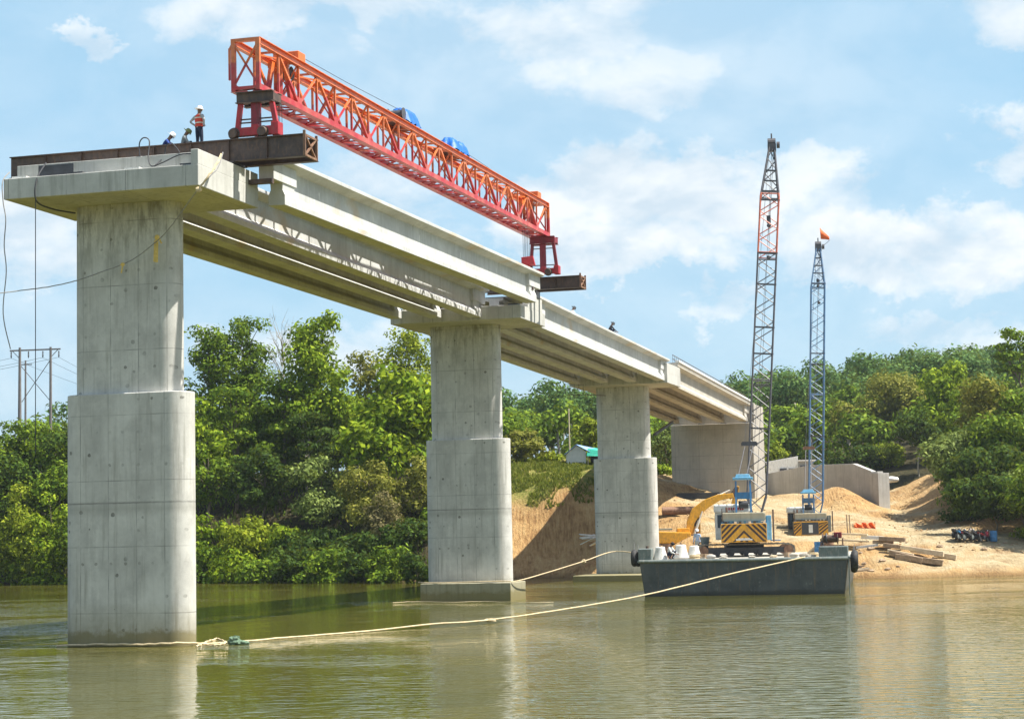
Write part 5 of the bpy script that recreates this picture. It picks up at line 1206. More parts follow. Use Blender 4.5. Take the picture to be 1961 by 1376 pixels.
for i in range(nn + 1):
    f = i / nn; vs += [(-.25 + .8 * f, .06 * sin(f * 6), .75 - .85 * f), (-.20 + .75 * f, .06 * sin(f * 6 + 1), -.25 - .1 * f)]
mb.add(vs, [(2 * i, 2 * i + 1, 2 * i + 3, 2 * i + 2) for i in range(nn)])
o = mb.build('pennant', M['orangenet'], t, smooth=True); md = o.modifiers.new('s', 'SOLIDIFY'); md.thickness = .02
MB().tube((.55, 0, -.4), (-.30, 0, -1.1), .02, n=5).build('flag_stick', M['dark'], t)

# ------------------------------------------------------------------ excavator
e0 = atY(1296, 1043, 158.0); ez = e0.z
t = thing('excavator', 'yellow tracked excavator on the shore with its boom raised towards the abutment', 'excavator', (e0.x, 158.0, ez), (0, 0, 0))
def E(u, v, y=0): p_ = atY(u, v, 158.0 + y); return V((p_.x - e0.x, y, p_.z - ez))
for y in (-1.1, 1.1):
    mb = MB(); R = .42; Lt = 4.2; n = 10; poly = [(Lt / 2 - R + R * cos(-pi / 2 + pi * i / n), R + R * sin(-pi / 2 + pi * i / n)) for i in range(n + 1)] + [(-Lt / 2 + R + R * cos(pi / 2 + pi * i / n), R + R * sin(pi / 2 + pi * i / n)) for i in range(n + 1)]
    mb.prism(poly, y - .3, y + .3); tk = mb.build('track', M['track'], t)
mb = MB(); mb.prism([(-2.3, .15), (1.05, .15), (1.05, 1.0), (-2.3, 1.15)], -1.55, 1.2); mb.build('body', M['yellow'], t, bevel=.06)
MB().prism([(-3.0, .3), (-2.3, .3), (-2.3, 1.3), (-2.8, 1.25), (-3.0, 1.1)], -1.5, 1.2).build('counterweight', M['yellow'], t, bevel=.06)
MB().box2((-2.2, -1.2, 1.22), (-.4, 1.1, 1.36)).build('engine_cover', M['hulltop'], t, bevel=.04)
cb_ = MB().box2((1.06, .2, .9), (2.0, 1.15, 2.3)).build('cab', M['yellow'], t, bevel=.06); MB().box2((1.15, .17, 1.5), (1.9, .2, 2.15)).build('window', M['glass'], cb_)
MB().box2((.0, -.9, 1.0), (1.0, -.2, 1.36)).build('tool_box', M['yellow'], t, bevel=.04)
def thick(pts, wd, y0, y1):
    up_, lo_ = [], []
    for i, q in enumerate(pts):
        a = pts[max(0, i - 1)]; b2 = pts[min(len(pts) - 1, i + 1)]; dd = V((b2.x - a.x, 0, b2.z - a.z)).normalized(); nn = V((-dd.z, 0, dd.x))
        up_.append((q.x + nn.x * wd[i] / 2, q.z + nn.z * wd[i] / 2)); lo_.append((q.x - nn.x * wd[i] / 2, q.z - nn.z * wd[i] / 2))
    vs = [(x, y0, z) for x, z in up_ + lo_] + [(x, y1, z) for x, z in up_ + lo_]; k = len(pts); n2 = 2 * k; fs = []
    for i in range(k - 1): fs += [(i, i + 1, k + i + 1, k + i), (n2 + i, n2 + k + i, n2 + k + i + 1, n2 + i + 1), (i, n2 + i, n2 + i + 1, i + 1), (k + i, k + i + 1, n2 + k + i + 1, n2 + k + i)]
    fs += [(0, k, n2 + k, n2), (k - 1, n2 + k - 1, n2 + 2 * k - 1, 2 * k - 1)]
    return MB().add(vs, fs)
thick([E(1320, 1022), E(1322, 1000), E(1332, 980), E(1352, 964), E(1376, 952), E(1404, 948)], [.5, .62, .80, .72, .52, .36], -.3, .1).build('boom', M['yellow'], t, bevel=.04)
thick([E(1396, 953), E(1406, 944), E(1411, 932)], [.3, .5, .3], -.25, .05).build('stick_joint', M['steel'], t)
thick([E(1412, 930, -.0), E(1409, 950), E(1400, 985), E(1394, 1010)], [.28, .45, .36, .25], -.22, .02).build('stick', M['yellow'], t, bevel=.03)
MB().prism([(E(1394, 1010).x - .1, E(1394, 1010).z), (E(1394, 1010).x + .55, E(1394, 1010).z - .1), (E(1394, 1010).x + .6, E(1394, 1010).z - .8), (E(1394, 1010).x - .3, E(1394, 1010).z - .9), (E(1394, 1010).x - .55, E(1394, 1010).z - .5)], -.5, .3).build('bucket', M['steel'], t, bevel=.03)
for a, b2 in ((E(1330, 1022, -.35), E(1345, 978, -.35)), (E(1345, 962, -.1), E(1398, 938, -.1))):
    mb = MB(); mb.tube(a, a + (b2 - a) * .6, .11); mb.tube(a + (b2 - a) * .55, b2, .06); mb.build('hydraulic_ram', M['white'], t, smooth=True)
# pipes
for i, (u0, v0, u1, v1, Y, r, lb) in enumerate(((1268, 978, 1330, 972, 170, .36, 'thick rusty pipe lying on the bank left of the excavator boom'), (1275, 969, 1300, 972, 175, .3, 'short dark pipe on the bank beside the shore pier'))):
    a = atY(u0, v0, Y); b2 = atY(u1, v1, Y); d_ = (b2 - a).normalized()
    t = thing('steel_pipe', lb, 'pipe', a, (0, 0, 0), 'steel pipes on the bank'); mb = MB(); pr = [(r * .9, 0), (r, 0), (r, (b2 - a).length), (r * .9, (b2 - a).length), (r * .9, 0)]
    o = mb.lathe(pr, (0, 0, 0), 18, axis='x').build('pipe_shell', M['rustpipe' if i == 0 else 'dark'], t, smooth=True)

# ------------------------------------------------------------------ shore clutter
def plank(u0, v0, u1, v1, lift, back, w, h, mat, label, name='timber_beam', group='timbers piled on the shore'):
    a = hit(u0, v0); Y1 = a.y - back; xb = atY(u1, v1, Y1).x; b2 = V((xb, Y1, gz(xb, Y1)))
    up_ = V((0, 0, h * .5 + lift)); return tag(MB().bar(a + up_, b2 + up_, w, h).build(name, M[mat], bevel=.015), label, 'timber', group)
TB = [(1685, 1052, 1735, 1060, .65, .8, .45, .32, 'wood', 'uppermost timber of the pile on the shore, its butt facing left'),
      (1672, 1050, 1712, 1056, .35, .5, .40, .28, 'wood', 'short timber at the left end of the shore pile'),
      (1692, 1058, 1782, 1062, .42, 1.0, .42, .30, 'wood', 'long straight timber across the middle of the shore pile'),
      (1725, 1064, 1782, 1060, .55, .6, .36, .26, 'palewood', 'pale timber slanting up to the right in the shore pile'),
      (1705, 1064, 1768, 1080, .05, 1.4, .5, .40, 'wood', 'thick brown timber at the bottom of the shore pile'),
      (1715, 1070, 1806, 1084, .0, 1.2, .46, .40, 'wood', 'longest timber at the bottom right of the shore pile'),
      (1745, 1066, 1808, 1078, .32, 1.0, .46, .38, 'palewood', 'pale split timber poking out right of the shore pile'),
      (1790, 1068, 1832, 1076, .1, .6, .42, .36, 'palewood', 'rightmost pale timber end of the shore pile'),
      (1760, 1076, 1800, 1086, .05, .5, .40, .34, 'wood', 'timber end nearest the water in the shore pile'),
      (1700, 1064, 1750, 1070, .28, .7, .34, .24, 'palewood', 'slim pale timber wedged between the brown ones of the shore pile')]
for q in TB: plank(*q)
PL = [(1595, 1045, 1662, 1040, .9, .8, .5, .14, 'palewood', 'pale board sticking out above the right end of the barge, upper one'),
      (1600, 1050, 1666, 1048, .55, .8, .45, .14, 'palewood', 'pale board sticking out above the right end of the barge, lower one'),
      (1650, 1046, 1692, 1046, .6, .5, .40, .28, 'white', 'whitish board end right of the two pale boards'),
      (1640, 1056, 1682, 1058, .2, .5, .3, .18, 'white', 'whitish board lying flat right of the barge')]
for q in PL: plank(*q, name='board', group='boards between the barge and the sand')
for i in range(7):
    plank(1622 + i * 2, 1092 + rnd.uniform(0, 6), 1650 + i * 3, 1096, .04 + .05 * (i % 3), .2 + rnd.uniform(-.2, .3), .14, .12, 'palewood' if i % 2 else 'wood', 'thin stick in the small bundle at the waterline right of the barge', name='stick', group='sticks at the waterline')
# orange mesh
o_ = atY(1655, 1008, 160); t = thing('safety_mesh', 'crumpled orange mesh draped on a low frame behind the timbers', 'mesh', (o_.x, 160, o_.z - .4))
mb = MB(); nx, ny = 16, 6; vs = [(-.85 + 1.75 * i / nx, .12 * sin(i * 1.3 + j), .05 + .65 * j / ny + .07 * sin(i * 1.1) + rnd.uniform(-.04, .04)) for j in range(ny + 1) for i in range(nx + 1)]
mb.add(vs, [(j * (nx + 1) + i, j * (nx + 1) + i + 1, (j + 1) * (nx + 1) + i + 1, (j + 1) * (nx + 1) + i) for j in range(ny) for i in range(nx)]); ob = mb.build('mesh_sheet', M['orangenet'], t); md = ob.modifiers.new('s', 'SOLIDIFY'); md.thickness = .03
mb = MB(); mb.bar((-.9, .1, -.6), (-.9, .1, .7), .06); mb.bar((.9, .1, -.6), (.9, .1, .8), .06); mb.bar((-.9, .1, .1), (1.1, .15, .0), .08); mb.build('frame', M['wood'], t)
for u, lb in ((1621, 'left of the pair of dark posts behind the deck winch'), (1626, 'right of the pair of dark posts behind the deck winch')):
    a = atY(u, 985, 158); tag(MB().bar((a.x, 158, a.z), (a.x + .05, 158, a.z - 2.0), .09, .09).build('post', M['wood']), lb, 'post', 'posts behind the winch')
# stones
rs = np.random.RandomState(5)
SP = [(1745, 1076, 147.5), (1800, 1048, 152), (1648, 1060, 149), (1668, 1052, 150), (1700, 1092, 145.6), (1668, 1094, 145.5), (1640, 1086, 147), (1900, 1048, 153), (1912, 1044, 154), (1925, 1040, 155), (1938, 1044, 154.5), (1885, 1052, 152.5), (1655, 1080, 147), (1720, 1085, 146), (1690, 1075, 148)]
for i, (u, v, Y) in enumerate(SP):
    a = hit(u, v); r = rs.uniform(.10, .22); o = MB().ball((a.x, a.y, a.z + r * .3), r, 9, 6, (1.4, 1, .7), .35, i).build('stone', M['wood'], smooth=False); tag(o, 'small stone on the sandy shore', 'stone', 'stones on the sandy shore')
for i, (u, v, Y) in enumerate(((985, 1117, 0), (1065, 1128, 0), (1108, 1129, 0))): pass
fo = thing('debris_pile', 'pale broken slabs lying on the bank beside the shore pier', 'debris', atY(1132, 1040, 160)); 
for i in range(6): MB().box((rnd.uniform(-.7, .5), rnd.uniform(-.3, .3), .1 + i * .12), (1.3, .5, .07), rot=(rnd.uniform(-.2, .2), rnd.uniform(-.5, .1), rnd.uniform(-.5, .5))).build('slab', M['white'], fo)
# motorbikes
def motorbike(loc, rz, lean, col, label):
    t = thing('motorbike', label, 'motorbike', loc, (0, lean, rz), 'motorbikes parked under the trees')
    for x in (-.62, .62):
        w = MB().torus((x, 0, .30), .25, .05, 'y', 18, 6).build('wheel', M['rubber'], t, smooth=True); MB().lathe([(.01, -.03), (.17, -.02), (.17, .02), (.01, .03)], (x, 0, .30), 12, axis='y').build('hub', M['hulltop'], w)
    mb = MB(); mb.bar((-.62, 0, .30), (-.15, 0, .42), .05); mb.bar((.62, .06, .30), (.42, .0, .92), .045); mb.bar((.62, -.06, .30), (.42, .0, .92), .045); mb.bar((-.2, 0, .36), (.42, 0, .78), .07); mb.box((.0, 0, .38), (.42, .2, .3)); mb.build('frame', M['dark'], t)
    MB().prism([(.15, .5), (.52, .45), (.50, .9), (.40, .95), (.22, .62)], -.13, .13).build('leg_shield', M[col], t, bevel=.03)
    MB().prism([(-.75, .62), (-.05, .5), (.0, .60), (-.3, .70), (-.85, .78)], -.11, .11).build('rear_body', M[col], t, bevel=.03)
    MB().box((-.30, 0, .77), (.72, .24, .09)).build('seat', M['rubber'], t, bevel=.03)
    mb = MB(); mb.bar((.40, -.32, 1.0), (.40, .32, 1.0), .03); mb.bar((.41, 0, .9), (.40, 0, 1.0), .05); mb.build('handlebar', M['dark'], t)
    MB().ball((.48, 0, .92), .09, 10, 6).build('headlight', M['white'], t, smooth=True)
    return t
cols = ['dark', 'dark', 'blue', 'darkred', 'dark', 'white', 'dark', 'dark', 'darkred']  # paints kept dark, carrying the shade of the trees in their colour
lbs = ['dark motorbike at the left end of the parked row', 'black motorbike second in the parked row', 'blue motorbike third in the parked row', 'maroon motorbike in the middle of the row', 'dark motorbike right of the maroon one', 'white motorbike in the parked row', 'dark motorbike right of the white one', 'dark motorbike near the right end of the row', 'dark red motorbike at the right end of the row']
for i in range(9):
    a = hit(1828 + i * 7.0, 1034 + i * .6); motorbike((a.x, a.y, a.z), radians(50 + rnd.uniform(-25, 25)), radians(rnd.uniform(3, 14)), cols[i], lbs[i])
a = hit(1903, 1037); t = thing('barrel', 'blue barrel standing in the shade right of the motorbikes', 'barrel', a)
MB().lathe([(.26, 0), (.29, .05), (.29, .28), (.31, .3), (.29, .33), (.29, .58), (.31, .6), (.29, .63), (.28, .86), (.0001, .88)], (0, 0, 0), 18).build('barrel_body', M['blue'], t, smooth=True)
# scaffold cage beside the cap of the shore pier
a = atY(1083, 755, 150); b2 = atY(1160, 757, 152.4)
t = thing('scaffold_cage', 'thin wire work platform fixed beside the cap of the shore pier', 'scaffold', a); d_ = b2 - a
mb = MB(); mb.bar((0, 0, 0), d_, .05)
for k in range(5):
    q = d_ * (k * .11); mb.bar(q, q + V((0, 0, .85)), .03); 
mb.bar((0, 0, .4), d_ * .45 + V((0, 0, .4)), .03); mb.bar((0, 0, .8), d_ * .45 + V((0, 0, .8)), .03); mb.build('platform_frame', M['steel'], t)
tag(MB().bar(atY(1253, 832, 160), atY(1288, 808, 168), .2, .2).build('prop_beam', M['dark']), 'dark slanting prop between the shore pier and the last span', 'prop')
# wire down from far span end etc
# ------------------------------------------------------------------ ropes
def rope(pts, r, label, mat='rope', name='rope', group=None, wig=0.0, sub=6):
    P_ = [V(p) for p in pts]; out = []
    for i in range(len(P_) - 1):
        p0 = P_[max(0, i - 1)]; p1_ = P_[i]; p2_ = P_[i + 1]; p3_ = P_[min(len(P_) - 1, i + 2)]
        for k in range(sub):
            f = k / sub; out.append(.5 * ((2 * p1_) + (p2_ - p0) * f + (2 * p0 - 5 * p1_ + 4 * p2_ - p3_) * f * f + (3 * p1_ - p0 - 3 * p2_ + p3_) * f ** 3) + V((rnd.uniform(-wig, wig), 0, rnd.uniform(-wig, wig))))
    out.append(P_[-1]); return tag(MB().path(out, r, 6).build(name, M[mat], smooth=True, merge=False), label, 'rope', group)
wl = lambda u, v: atZ(u, v, .03)
e = bar_pt(3.6, .05, DZ + .02)
pA = W(-.35, 4.2, .12); 
rope([W(-.08, -.35, .05), W(-.1, 1.5, .10), W(-.14, 3.2, .09), W(-.2, 4.6, .14), wl(400, 1231), wl(450, 1228), wl(560, 1219)], .045, 'tan mooring rope along the waterline of the left pier', group='mooring ropes', wig=.015)
mid = [wl(560, 1219), wl(700, 1208), atY(830, 1194, 82.4), atY(930, 1187, 84.6), atY(1060, 1169, 92), atY(1232, 1139, 101), atY(1400, 1098, 107.5), e]
rope(mid, .042, 'long tan rope running from the left pier up to the barge', group='mooring ropes', wig=.006)
rope([wl(376, 1236), wl(400, 1226), wl(418, 1222), wl(432, 1230), wl(410, 1234), wl(385, 1231)], .035, 'loose rope coil beside the left pier at the waterline', group='mooring ropes', wig=.03)
rope([wl(752, 1153), wl(800, 1151), wl(870, 1152), wl(930, 1151), wl(1012, 1153), wl(1060, 1152)], .02, 'thin pale line floating in front of the footing of the middle pier', group='mooring ropes', wig=.01)
nb = wl(450, 1232); t = thing('net_bundle', 'green bundled netting floating on the rope right of the left pier', 'net', nb)
MB().ball((0, 0, .07), .22, 18, 14, (1.1, .8, .95), .5, 4).build('bundle', M['greennet'], t, smooth=True); MB().ball((.22, .1, .02), .2, 12, 8, (1.5, .8, .5), .4, 6).build('loose_end', M['greennet'], t, smooth=True)
for k, (u, v, Y) in enumerate(((938, 1187, 84.8),)): tag(MB().ball(atY(u, v, Y), .12, 10, 6, (2.4, .8, .7), .3).build('rope_knot', M['rope'], smooth=True), 'knot with a cloth wrapped on the long rope', 'knot')
rope([W(42.6, -.6, 1.12), W(41.85, 1.0, 1.10), W(42.0, 4.6, 1.14), W(42.6, 5.4, 1.12), atY(1050, 1095, 117), atY(1118, 1074, 121), atY(1180, 1055, 125), bar_pt(-5.9, 6, DZ + .1)], .035, 'tan rope from the footing of the middle pier to the back of the barge', group='mooring ropes')
tag(MB().ball(atY(1118, 1074, 121), .12, 10, 6, (1.2, .8, 1.1), .4).build('rope_knot', M['rope']), 'knot on the rope between the middle pier and the barge', 'knot')
# ropes and cables on the left pier
yk = -2.35
def cp(u, v, s): tt, z = onS(u, v, s); return W(s, tt, z)
rope([cp(427, 292, -1.2), cp(418, 320, -1.9), cp(400, 340, -2.35), cp(380, 362, -2.4), cp(352, 400, -1.9), cp(322, 440, -1.2), cp(300, 462, -.5), cp(262, 492, -.25), cp(230, 508, -.25), cp(190, 522, -.4), cp(150, 536, -.9), cp(100, 548, -1.6), cp(40, 556, -2.4), cp(-40, 566, -3.4)], .02, 'grey rope tied over the cap corner and across the face of the left pier', mat='rope_dark', group='ropes on the left pier', wig=.008)
rope([cp(424, 296, -1.3), cp(412, 318, -2.0), cp(398, 338, -2.38), cp(381, 362, -2.44)], .04, 'frayed pale rope wrapped over the corner of the left cap', group='ropes on the left pier', wig=.02)
tag(MB().ball(cp(381, 363, -2.42), .09, 10, 7, (1.3, .8, 1), .5, 2).build('rope_knot', M['rope']), 'frayed knot under the corner of the left cap', 'knot')
t = thing('cloth_strip', 'long yellow cloth strip hanging on the face of the left pier', 'cloth', cp(300, 455, -.35), BR)
mb = MB(); mb.box((0, 0, -.45), (.11, .03, .95), rot=(.0, .03, 0)); mb.box((-.08, .0, -.5), (.07, .03, .8), rot=(0, .05, 0)); mb.ball((.02, 0, .02), .10, 8, 6, (1.1, .6, .9), .4); mb.box((.14, 0, -.12), (.06, .02, .25), rot=(0, -.5, 0)); mb.build('cloth', M['yellowcloth'], t)
t = thing('cloth_strip', 'small yellow rag tied on the rope left of the long cloth strip', 'cloth', cp(235, 506, -.3), BR)
mb = MB(); mb.ball((0, 0, 0), .08, 8, 6, (1.2, .6, .8), .4); mb.box((-.03, 0, -.18), (.05, .02, .3), rot=(0, .2, 0)); mb.build('cloth', M['yellowcloth'], t)
rope([cp(18, 330, -1.8), cp(5, 348, -2.3), cp(6, 386, -2.3), cp(11, 420, -2.3), cp(8, 470, -2.3), cp(12, 520, -2.3), cp(6, 600, -2.3), cp(20, 668, -2.3)], .022, 'grey rope hanging from the left tip of the cap', mat='rope_dark', group='ropes on the left pier')
rope([cp(88, 312, -1.4), cp(70, 344, -2.22), cp(69.5, 384, -2.25), cp(100, 400, -1.2), cp(144, 408, .3)], .03, 'dark cable looped under the left part of the cap', mat='cable', group='cables on the left pier')
rope([cp(68, 380, -2.25), cp(68, 600, -2.25), cp(68, 868, -2.25)], .016, 'thin straight cable hanging from the left part of the cap', mat='cable', group='cables on the left pier')
rope([cp(268, 300, -1.3), cp(267, 275, -1.2), cp(275, 264, -1.2), cp(286, 270, -1.2), cp(284, 300, -1.4), cp(290, 318, -1.6), cp(310, 312, -1.6), cp(345, 296, -1.45), cp(374, 294, -1.4)], .024, 'black hose rising in a loop on the cap left of the workers', mat='cable', group='cables on the left pier')
rope([cp(298, 316, -1.5), cp(314, 300, -1.2), cp(318, 280, -1.2), cp(328, 274, -1.2), cp(338, 283, -1.2), cp(344, 292, -1.3)], .022, 'second black hose loop between the two crouching workers', mat='cable', group='cables on the left pier')

# ================================================================== people
SK = {'skin': simple('brown skin', (.22, .115, .07), .6, .1, 5), 'navy': simple('dark navy cloth', (.018, .024, .05), .9, .3, 8), 'blue': simple('blue cloth', (.03, .07, .28), .9, .3, 8),
      'grey': simple('grey cloth', (.36, .38, .38), .9, .25, 8), 'white': simple('white cloth', (.68, .68, .66), .9, .12, 8), 'black': simple('black cloth', (.02, .02, .025), .9, .3, 8),
      'vest': simple('red orange vest cloth', (.62, .06, .03), .8, .25, 8), 'pale': simple('pale blue cloth', (.34, .44, .60), .9, .25, 8), 'coral': simple('coral cloth', (.75, .24, .12), .9, .2, 8), 'helm': simple('white helmet plastic', (.82, .83, .82), .3, .04, 3), 'cap': simple('olive green hat', (.22, .25, .09), .8, .2, 6), 'darkhat': simple('dark hat', (.05, .06, .07), .8, .2, 6), 'reflect': simple('reflective grey strip', (.6, .6, .5), .4, .1, 5)}
def person(loc, rz, J, label, top, legs, hat=None, hatcol='helm', vest=False, group=None, sleeves=True):
    """J: joint positions in metres (x right, y forward, z up) of one continuous skinned body"""
    t = thing('person', label, 'person', loc, (0, 0, rz), group)
    names = list(J.keys()); vid = {k: i for i, k in enumerate(names)}
    rad = {'pelvis': (.155, .115), 'waist': (.135, .10), 'chest': (.165, .115), 'collar': (.10, .085), 'neck': (.055, .055), 'skull': (.085, .095), 'crown': (.075, .08),
           'shL': (.070,) * 2, 'shR': (.070,) * 2, 'elL': (.047,) * 2, 'elR': (.047,) * 2, 'wrL': (.030,) * 2, 'wrR': (.030,) * 2, 'paL': (.040, .02), 'paR': (.040, .02),
           'hiL': (.10,) * 2, 'hiR': (.10,) * 2, 'knL': (.068,) * 2, 'knR': (.068,) * 2, 'anL': (.048,) * 2, 'anR': (.048,) * 2, 'toL': (.042, .032), 'toR': (.042, .032)}
    ed = [('pelvis', 'waist'), ('waist', 'chest'), ('chest', 'collar'), ('collar', 'neck'), ('neck', 'skull'), ('skull', 'crown'), ('pelvis', 'hiL'), ('pelvis', 'hiR')]
    for s_ in 'LR': ed += [('chest', 'sh' + s_), ('sh' + s_, 'el' + s_), ('el' + s_, 'wr' + s_), ('wr' + s_, 'pa' + s_), ('hi' + s_, 'kn' + s_), ('kn' + s_, 'an' + s_), ('an' + s_, 'to' + s_)]
    me = bpy.data.meshes.new('tmp'); me.from_pydata([J[k] for k in names], [(vid[a], vid[b2]) for a, b2 in ed], [])
    ob = bpy.data.objects.new('tmp', me); COL.objects.link(ob); md = ob.modifiers.new('skin', 'SKIN'); ss = ob.modifiers.new('sub', 'SUBSURF'); ss.levels = 2
    for k in names:
        sv = me.skin_vertices[0].data[vid[k]]; sv.radius = rad[k]; sv.use_root = (k == 'pelvis')
    bpy.context.view_layer.update(); dg = bpy.context.evaluated_depsgraph_get(); bm_ = bpy.data.meshes.new_from_object(ob.evaluated_get(dg)); bpy.data.objects.remove(ob)
    # materials by nearest bone
    mats = [SK['skin'], SK[top], SK[legs], SK['black']]; bm_.materials.clear(); [bm_.materials.append(x) for x in mats]
    segs = []
    for a, b2 in ed:
        if 'skull' in (a, b2) or b2 == 'neck': mi = 0
        elif a[:2] in ('el',) or a[:2] == 'wr': mi = 1 if (sleeves and a[:2] == 'el') else 0
        elif a[:2] in ('hi', 'kn') or b2[:2] == 'hi': mi = 2
        elif a[:2] == 'an': mi = 3
        else: mi = 1
        segs.append((V(J[a]), V(J[b2]), mi))
    for p_ in bm_.polygons:
        c_ = p_.center; best = 9; mi = 0
        for a, b2, k in segs:
            ab = b2 - a; f = max(0, min(1, (c_ - a).dot(ab) / ab.length_squared)); d_ = (c_ - (a + ab * f)).length
            if d_ < best: best = d_; mi = k
        p_.material_index = mi; p_.use_smooth = True
    # fingers, thumb, face added to the same mesh
    hd = MB()
    for s_ in 'LR':
        w_, pa = V(J['wr' + s_]), V(J['pa' + s_]); d_ = (pa - w_).normalized(); sd_ = d_.cross(V((0, 0, 1))); sd_ = sd_.normalized() if sd_.length > .1 else V((1, 0, 0)); cu = V((0, 0, -1)) if abs(d_.z) < .8 else V((0, 1, 0))
        for k, ln in enumerate((.062, .075, .080, .070)):
            if k == 3: continue
        for k, ln in enumerate((.058, .072, .078, .068)):
            b0 = pa + sd_ * (.030 * (k - 1.5) / 1.5) ; m1 = b0 + d_ * ln * .55; e1 = m1 + (d_ * .6 + cu * .5) * ln * .55; hd.path([b0 - d_ * .01, m1, e1], [.010, .009, .007], 5)
        b0 = w_ + (pa - w_) * .45 + sd_ * .030; hd.path([b0, b0 + sd_ * .03 + d_ * .025, b0 + sd_ * .04 + d_ * .055], [.012, .010, .008], 5)
    sk_ = V(J['skull']); cr = V(J['crown']); upv = (cr - V(J['neck'])).normalized(); fw = V(J.get('_', (0, 1, 0))); fwd = V((0, 1, 0)); fwd = (fwd - upv * fwd.dot(upv)).normalized(); sdv = fwd.cross(upv)
    hd.path([sk_ + fwd * .085 + upv * .035, sk_ + fwd * .12 + upv * .0, sk_ + fwd * .09 - upv * .005], [.010, .018, .012], 5)
    for s2 in (-1, 1): hd.ball(sk_ + sdv * s2 * .095 + upv * .01, .028, 8, 5, (.4, .8, 1.1))
    hm = hd.build('tmp2', SK['skin'], merge=False); hm_me = hm.data
    bm = bmesh.new(); bm.from_mesh(bm_); bm.from_mesh(hm_me); bm.to_mesh(bm_); bm.free(); bpy.data.objects.remove(hm)
    body = bpy.data.objects.new('body', bm_); COL.objects.link(body); body.parent = t
    for s2 in (-1, 1): MB().ball(sk_ + sdv * s2 * .032 + fwd * .092 + upv * .03, .012, 6, 4).build('eye', SK['black'], body)
    MB().path([sk_ - sdv * .025 + fwd * .094 - upv * .045, sk_ + fwd * .099 - upv * .047, sk_ + sdv * .025 + fwd * .094 - upv * .045], .006, 4).build('mouth', SK['black'], body)
    c0 = sk_ + upv * .045
    if hat:
        mb = MB(); q = upv.to_track_quat('Z', 'Y').to_matrix()
        prof = [(.150, .0), (.148, .02), (.125, .022), (.124, .06), (.105, .11), (.06, .145), (.0001, .155)] if hat == 'helmet' else [(.150, -.02), (.125, .02), (.122, .06), (.10, .11), (.05, .13), (.0001, .135)]
        mb.lathe(prof, (0, 0, 0), 18); mb.box((0, .16, .008), (.15, .10, .012)); mb.v = [tuple(q @ V(p_) + c0) for p_ in mb.v]; mb.build('helmet' if hat == 'helmet' else 'hat', SK[hatcol], t, smooth=True)
    else:
        mb = MB(); mb.ball(c0 + upv * .02 - fwd * .015, .112, 12, 8, (1, 1, .9), .06); mb.build('hair', SK['black'], t, smooth=True)
    if vest:
        ch = V(J['chest']); wa = V(J['waist']); pe = V(J['pelvis']); mb = MB(); n = 20; rings = []
        for c_, rx, ry in ((pe + V((0, 0, .03)), .185, .145), (wa, .165, .13), (ch - V((0, 0, .05)), .20, .145), (ch + V((0, 0, .07)), .195, .13), (V(J['collar']) - V((0, 0, .0)), .12, .10)):
            rings.append([c_ + V((rx * cos(2 * pi * i / n), ry * sin(2 * pi * i / n), 0)) for i in range(n)])
        vs = [p_ for r_ in rings for p_ in r_]; mb.add(vs, [(k * n + i, k * n + (i + 1) % n, (k + 1) * n + (i + 1) % n, (k + 1) * n + i) for k in range(len(rings) - 1) for i in range(n)]); vo = mb.build('vest', SK['vest'], t, smooth=True)
        mb = MB(); 
        for c_, rx, ry in ((wa + V((0, 0, .03)), .178, .140), (ch + V((0, 0, .0)), .209, .15)): mb.lathe([(1, -.022), (1, .022)], (0, 0, 0), 20); k0 = len(mb.v) - 40; mb.v[k0:] = [(x * rx + c_.x, y * ry + c_.y, z + c_.z) for x, y, z in mb.v[k0:]]
        mb.f = [f for f in mb.f if len(f) == 4]; mb.mi = [0] * len(mb.f); mb.build('reflective_strip', SK['reflect'], vo)
    return t
def stand(hips=False, spread=.11):
    J = dict(pelvis=(0, 0, .93), waist=(0, .0, 1.08), chest=(0, .0, 1.30), collar=(0, 0, 1.44), neck=(0, .01, 1.50), skull=(0, .03, 1.60), crown=(0, .03, 1.69), shL=(-.19, 0, 1.40), shR=(.19, 0, 1.40), hiL=(-.10, 0, .88), hiR=(.10, 0, .88), knL=(-spread - .01, .03, .48), knR=(spread + .01, .03, .48), anL=(-spread - .03, 0, .08), anR=(spread + .03, 0, .08), toL=(-spread - .06, .16, .04), toR=(spread + .06, .16, .04))
    if hips: J.update(elL=(-.42, -.10, 1.20), wrL=(-.23, .05, 1.03), paL=(-.16, .11, 1.01), elR=(.40, -.10, 1.20), wrR=(.23, .05, 1.03), paR=(.16, .11, 1.01))
    else: J.update(elL=(-.25, -.02, 1.12), wrL=(-.24, .10, .88), paL=(-.23, .14, .80), elR=(.25, -.02, 1.12), wrR=(.24, .10, .88), paR=(.23, .14, .80))
    return J
def crouch(lean=.28, reach=.42):
    return dict(pelvis=(0, -.05, .30), waist=(0, .02, .42), chest=(0, lean * .6, .62), collar=(0, lean * .85, .74), neck=(0, lean * .95, .79), skull=(0, lean + .08, .87), crown=(0, lean + .12, .95), shL=(-.18, lean * .75, .69), shR=(.18, lean * .75, .69),
                elL=(-.26, lean + .12, .46), wrL=(-.16, lean + reach * .75, .34), paL=(-.14, lean + reach * .9, .30), elR=(.26, lean + .12, .46), wrR=(.16, lean + reach * .75, .34), paR=(.14, lean + reach * .9, .30),
                hiL=(-.10, -.02, .28), hiR=(.10, -.02, .28), knL=(-.20, .36, .50), knR=(.20, .36, .50), anL=(-.16, .08, .08), anR=(.16, .08, .08), toL=(-.18, .24, .04), toR=(.18, .24, .04))
def topat(u, v, s, h): tt, z = onS(u, v, s); return W(s, tt, z - h)
pg = 'workers on the left pier cap'
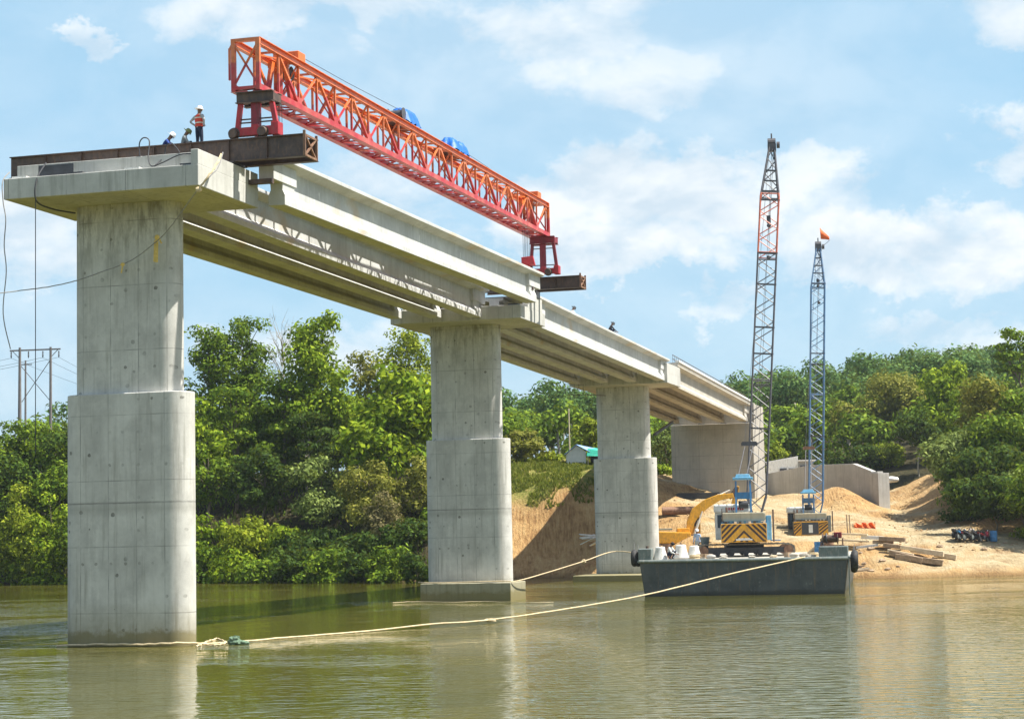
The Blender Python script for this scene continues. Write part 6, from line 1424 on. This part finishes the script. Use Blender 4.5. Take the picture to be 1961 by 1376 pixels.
person(topat(381, 203, 1.65, 1.78), BROT + radians(-25), stand(True), 'person in red orange vest and white helmet standing hands on hips', 'grey', 'navy', 'helmet', vest=True, group=pg)
person(topat(312, 255, 1.65, 1.02), BROT + radians(-80), crouch(.25, .40), 'person in blue with white helmet crouching on the left pier', 'blue', 'navy', 'helmet', group=pg)
person(topat(350, 247, 1.65, 1.02), BROT + radians(-70), crouch(.10, .35), 'person in a pale shirt and olive hat crouching in the middle of the left pier', 'grey', 'navy', 'hat', 'cap', group=pg)
for s_, t_, hh in ((1.65, 0, 0),):
    MB
tag(MB().box(W(1.65, onS(350, 270, 1.65)[0] - .2, RB1 - .62), (3.6, .7, .06), rot=(0, 0, BROT)).build('walkway_plank', M['wood']), 'plank walkway between the two rail beam girders under the workers', 'plank')
pg = 'workers on the middle span deck'
def onsp(u, v, t_, h):
    r = ray(u, v); k = ((O - CAMP).dot(T) + t_) / r.dot(T); p_ = CAMP + r * k; return V((p_.x, p_.y, p_.z - h))
for (u, v, tt_, c_, hat_, hc, ld) in ((1091, 587, 4.6, 'white', 'hat', 'darkhat', 'person in white seen head and shoulders at the start of the middle span'), (1126, 606, 4.9, 'coral', None, None, 'person in coral bending low on the middle span'), (1166, 617, 5.3, 'black', 'hat', 'darkhat', 'person in dark clothes crouching nearest the shore on the middle span')):
    L0 = onsp(u, v, tt_, 1.0); zz = 17.885 + (V((L0.x, L0.y, 0)) - W(44.9, 0, 0)).dot(B) * (-.66 / 38.9) + .06
    L0.z = max(L0.z, zz - .25); person(L0, BROT + radians(-60 if c_ != 'coral' else 120), crouch(.2 if c_ != 'coral' else .35), ld, c_, 'navy', hat_, hc or 'helm', group=pg)
pg = 'workers on the barge'
person(bar_pt(-4.35, .8), brz + radians(-110), crouch(.12, .45), 'person in a white shirt sitting low on the barge deck beside the left cone block', 'white', 'navy', None, group=pg)
pq = atY(1336, 1058, 131.5); person((pq.x, 131.5, DZ), radians(150), stand(False, .09), 'person in pale blue standing on the barge deck among the cone blocks', 'pale', 'grey', 'hat', 'helm', group=pg)
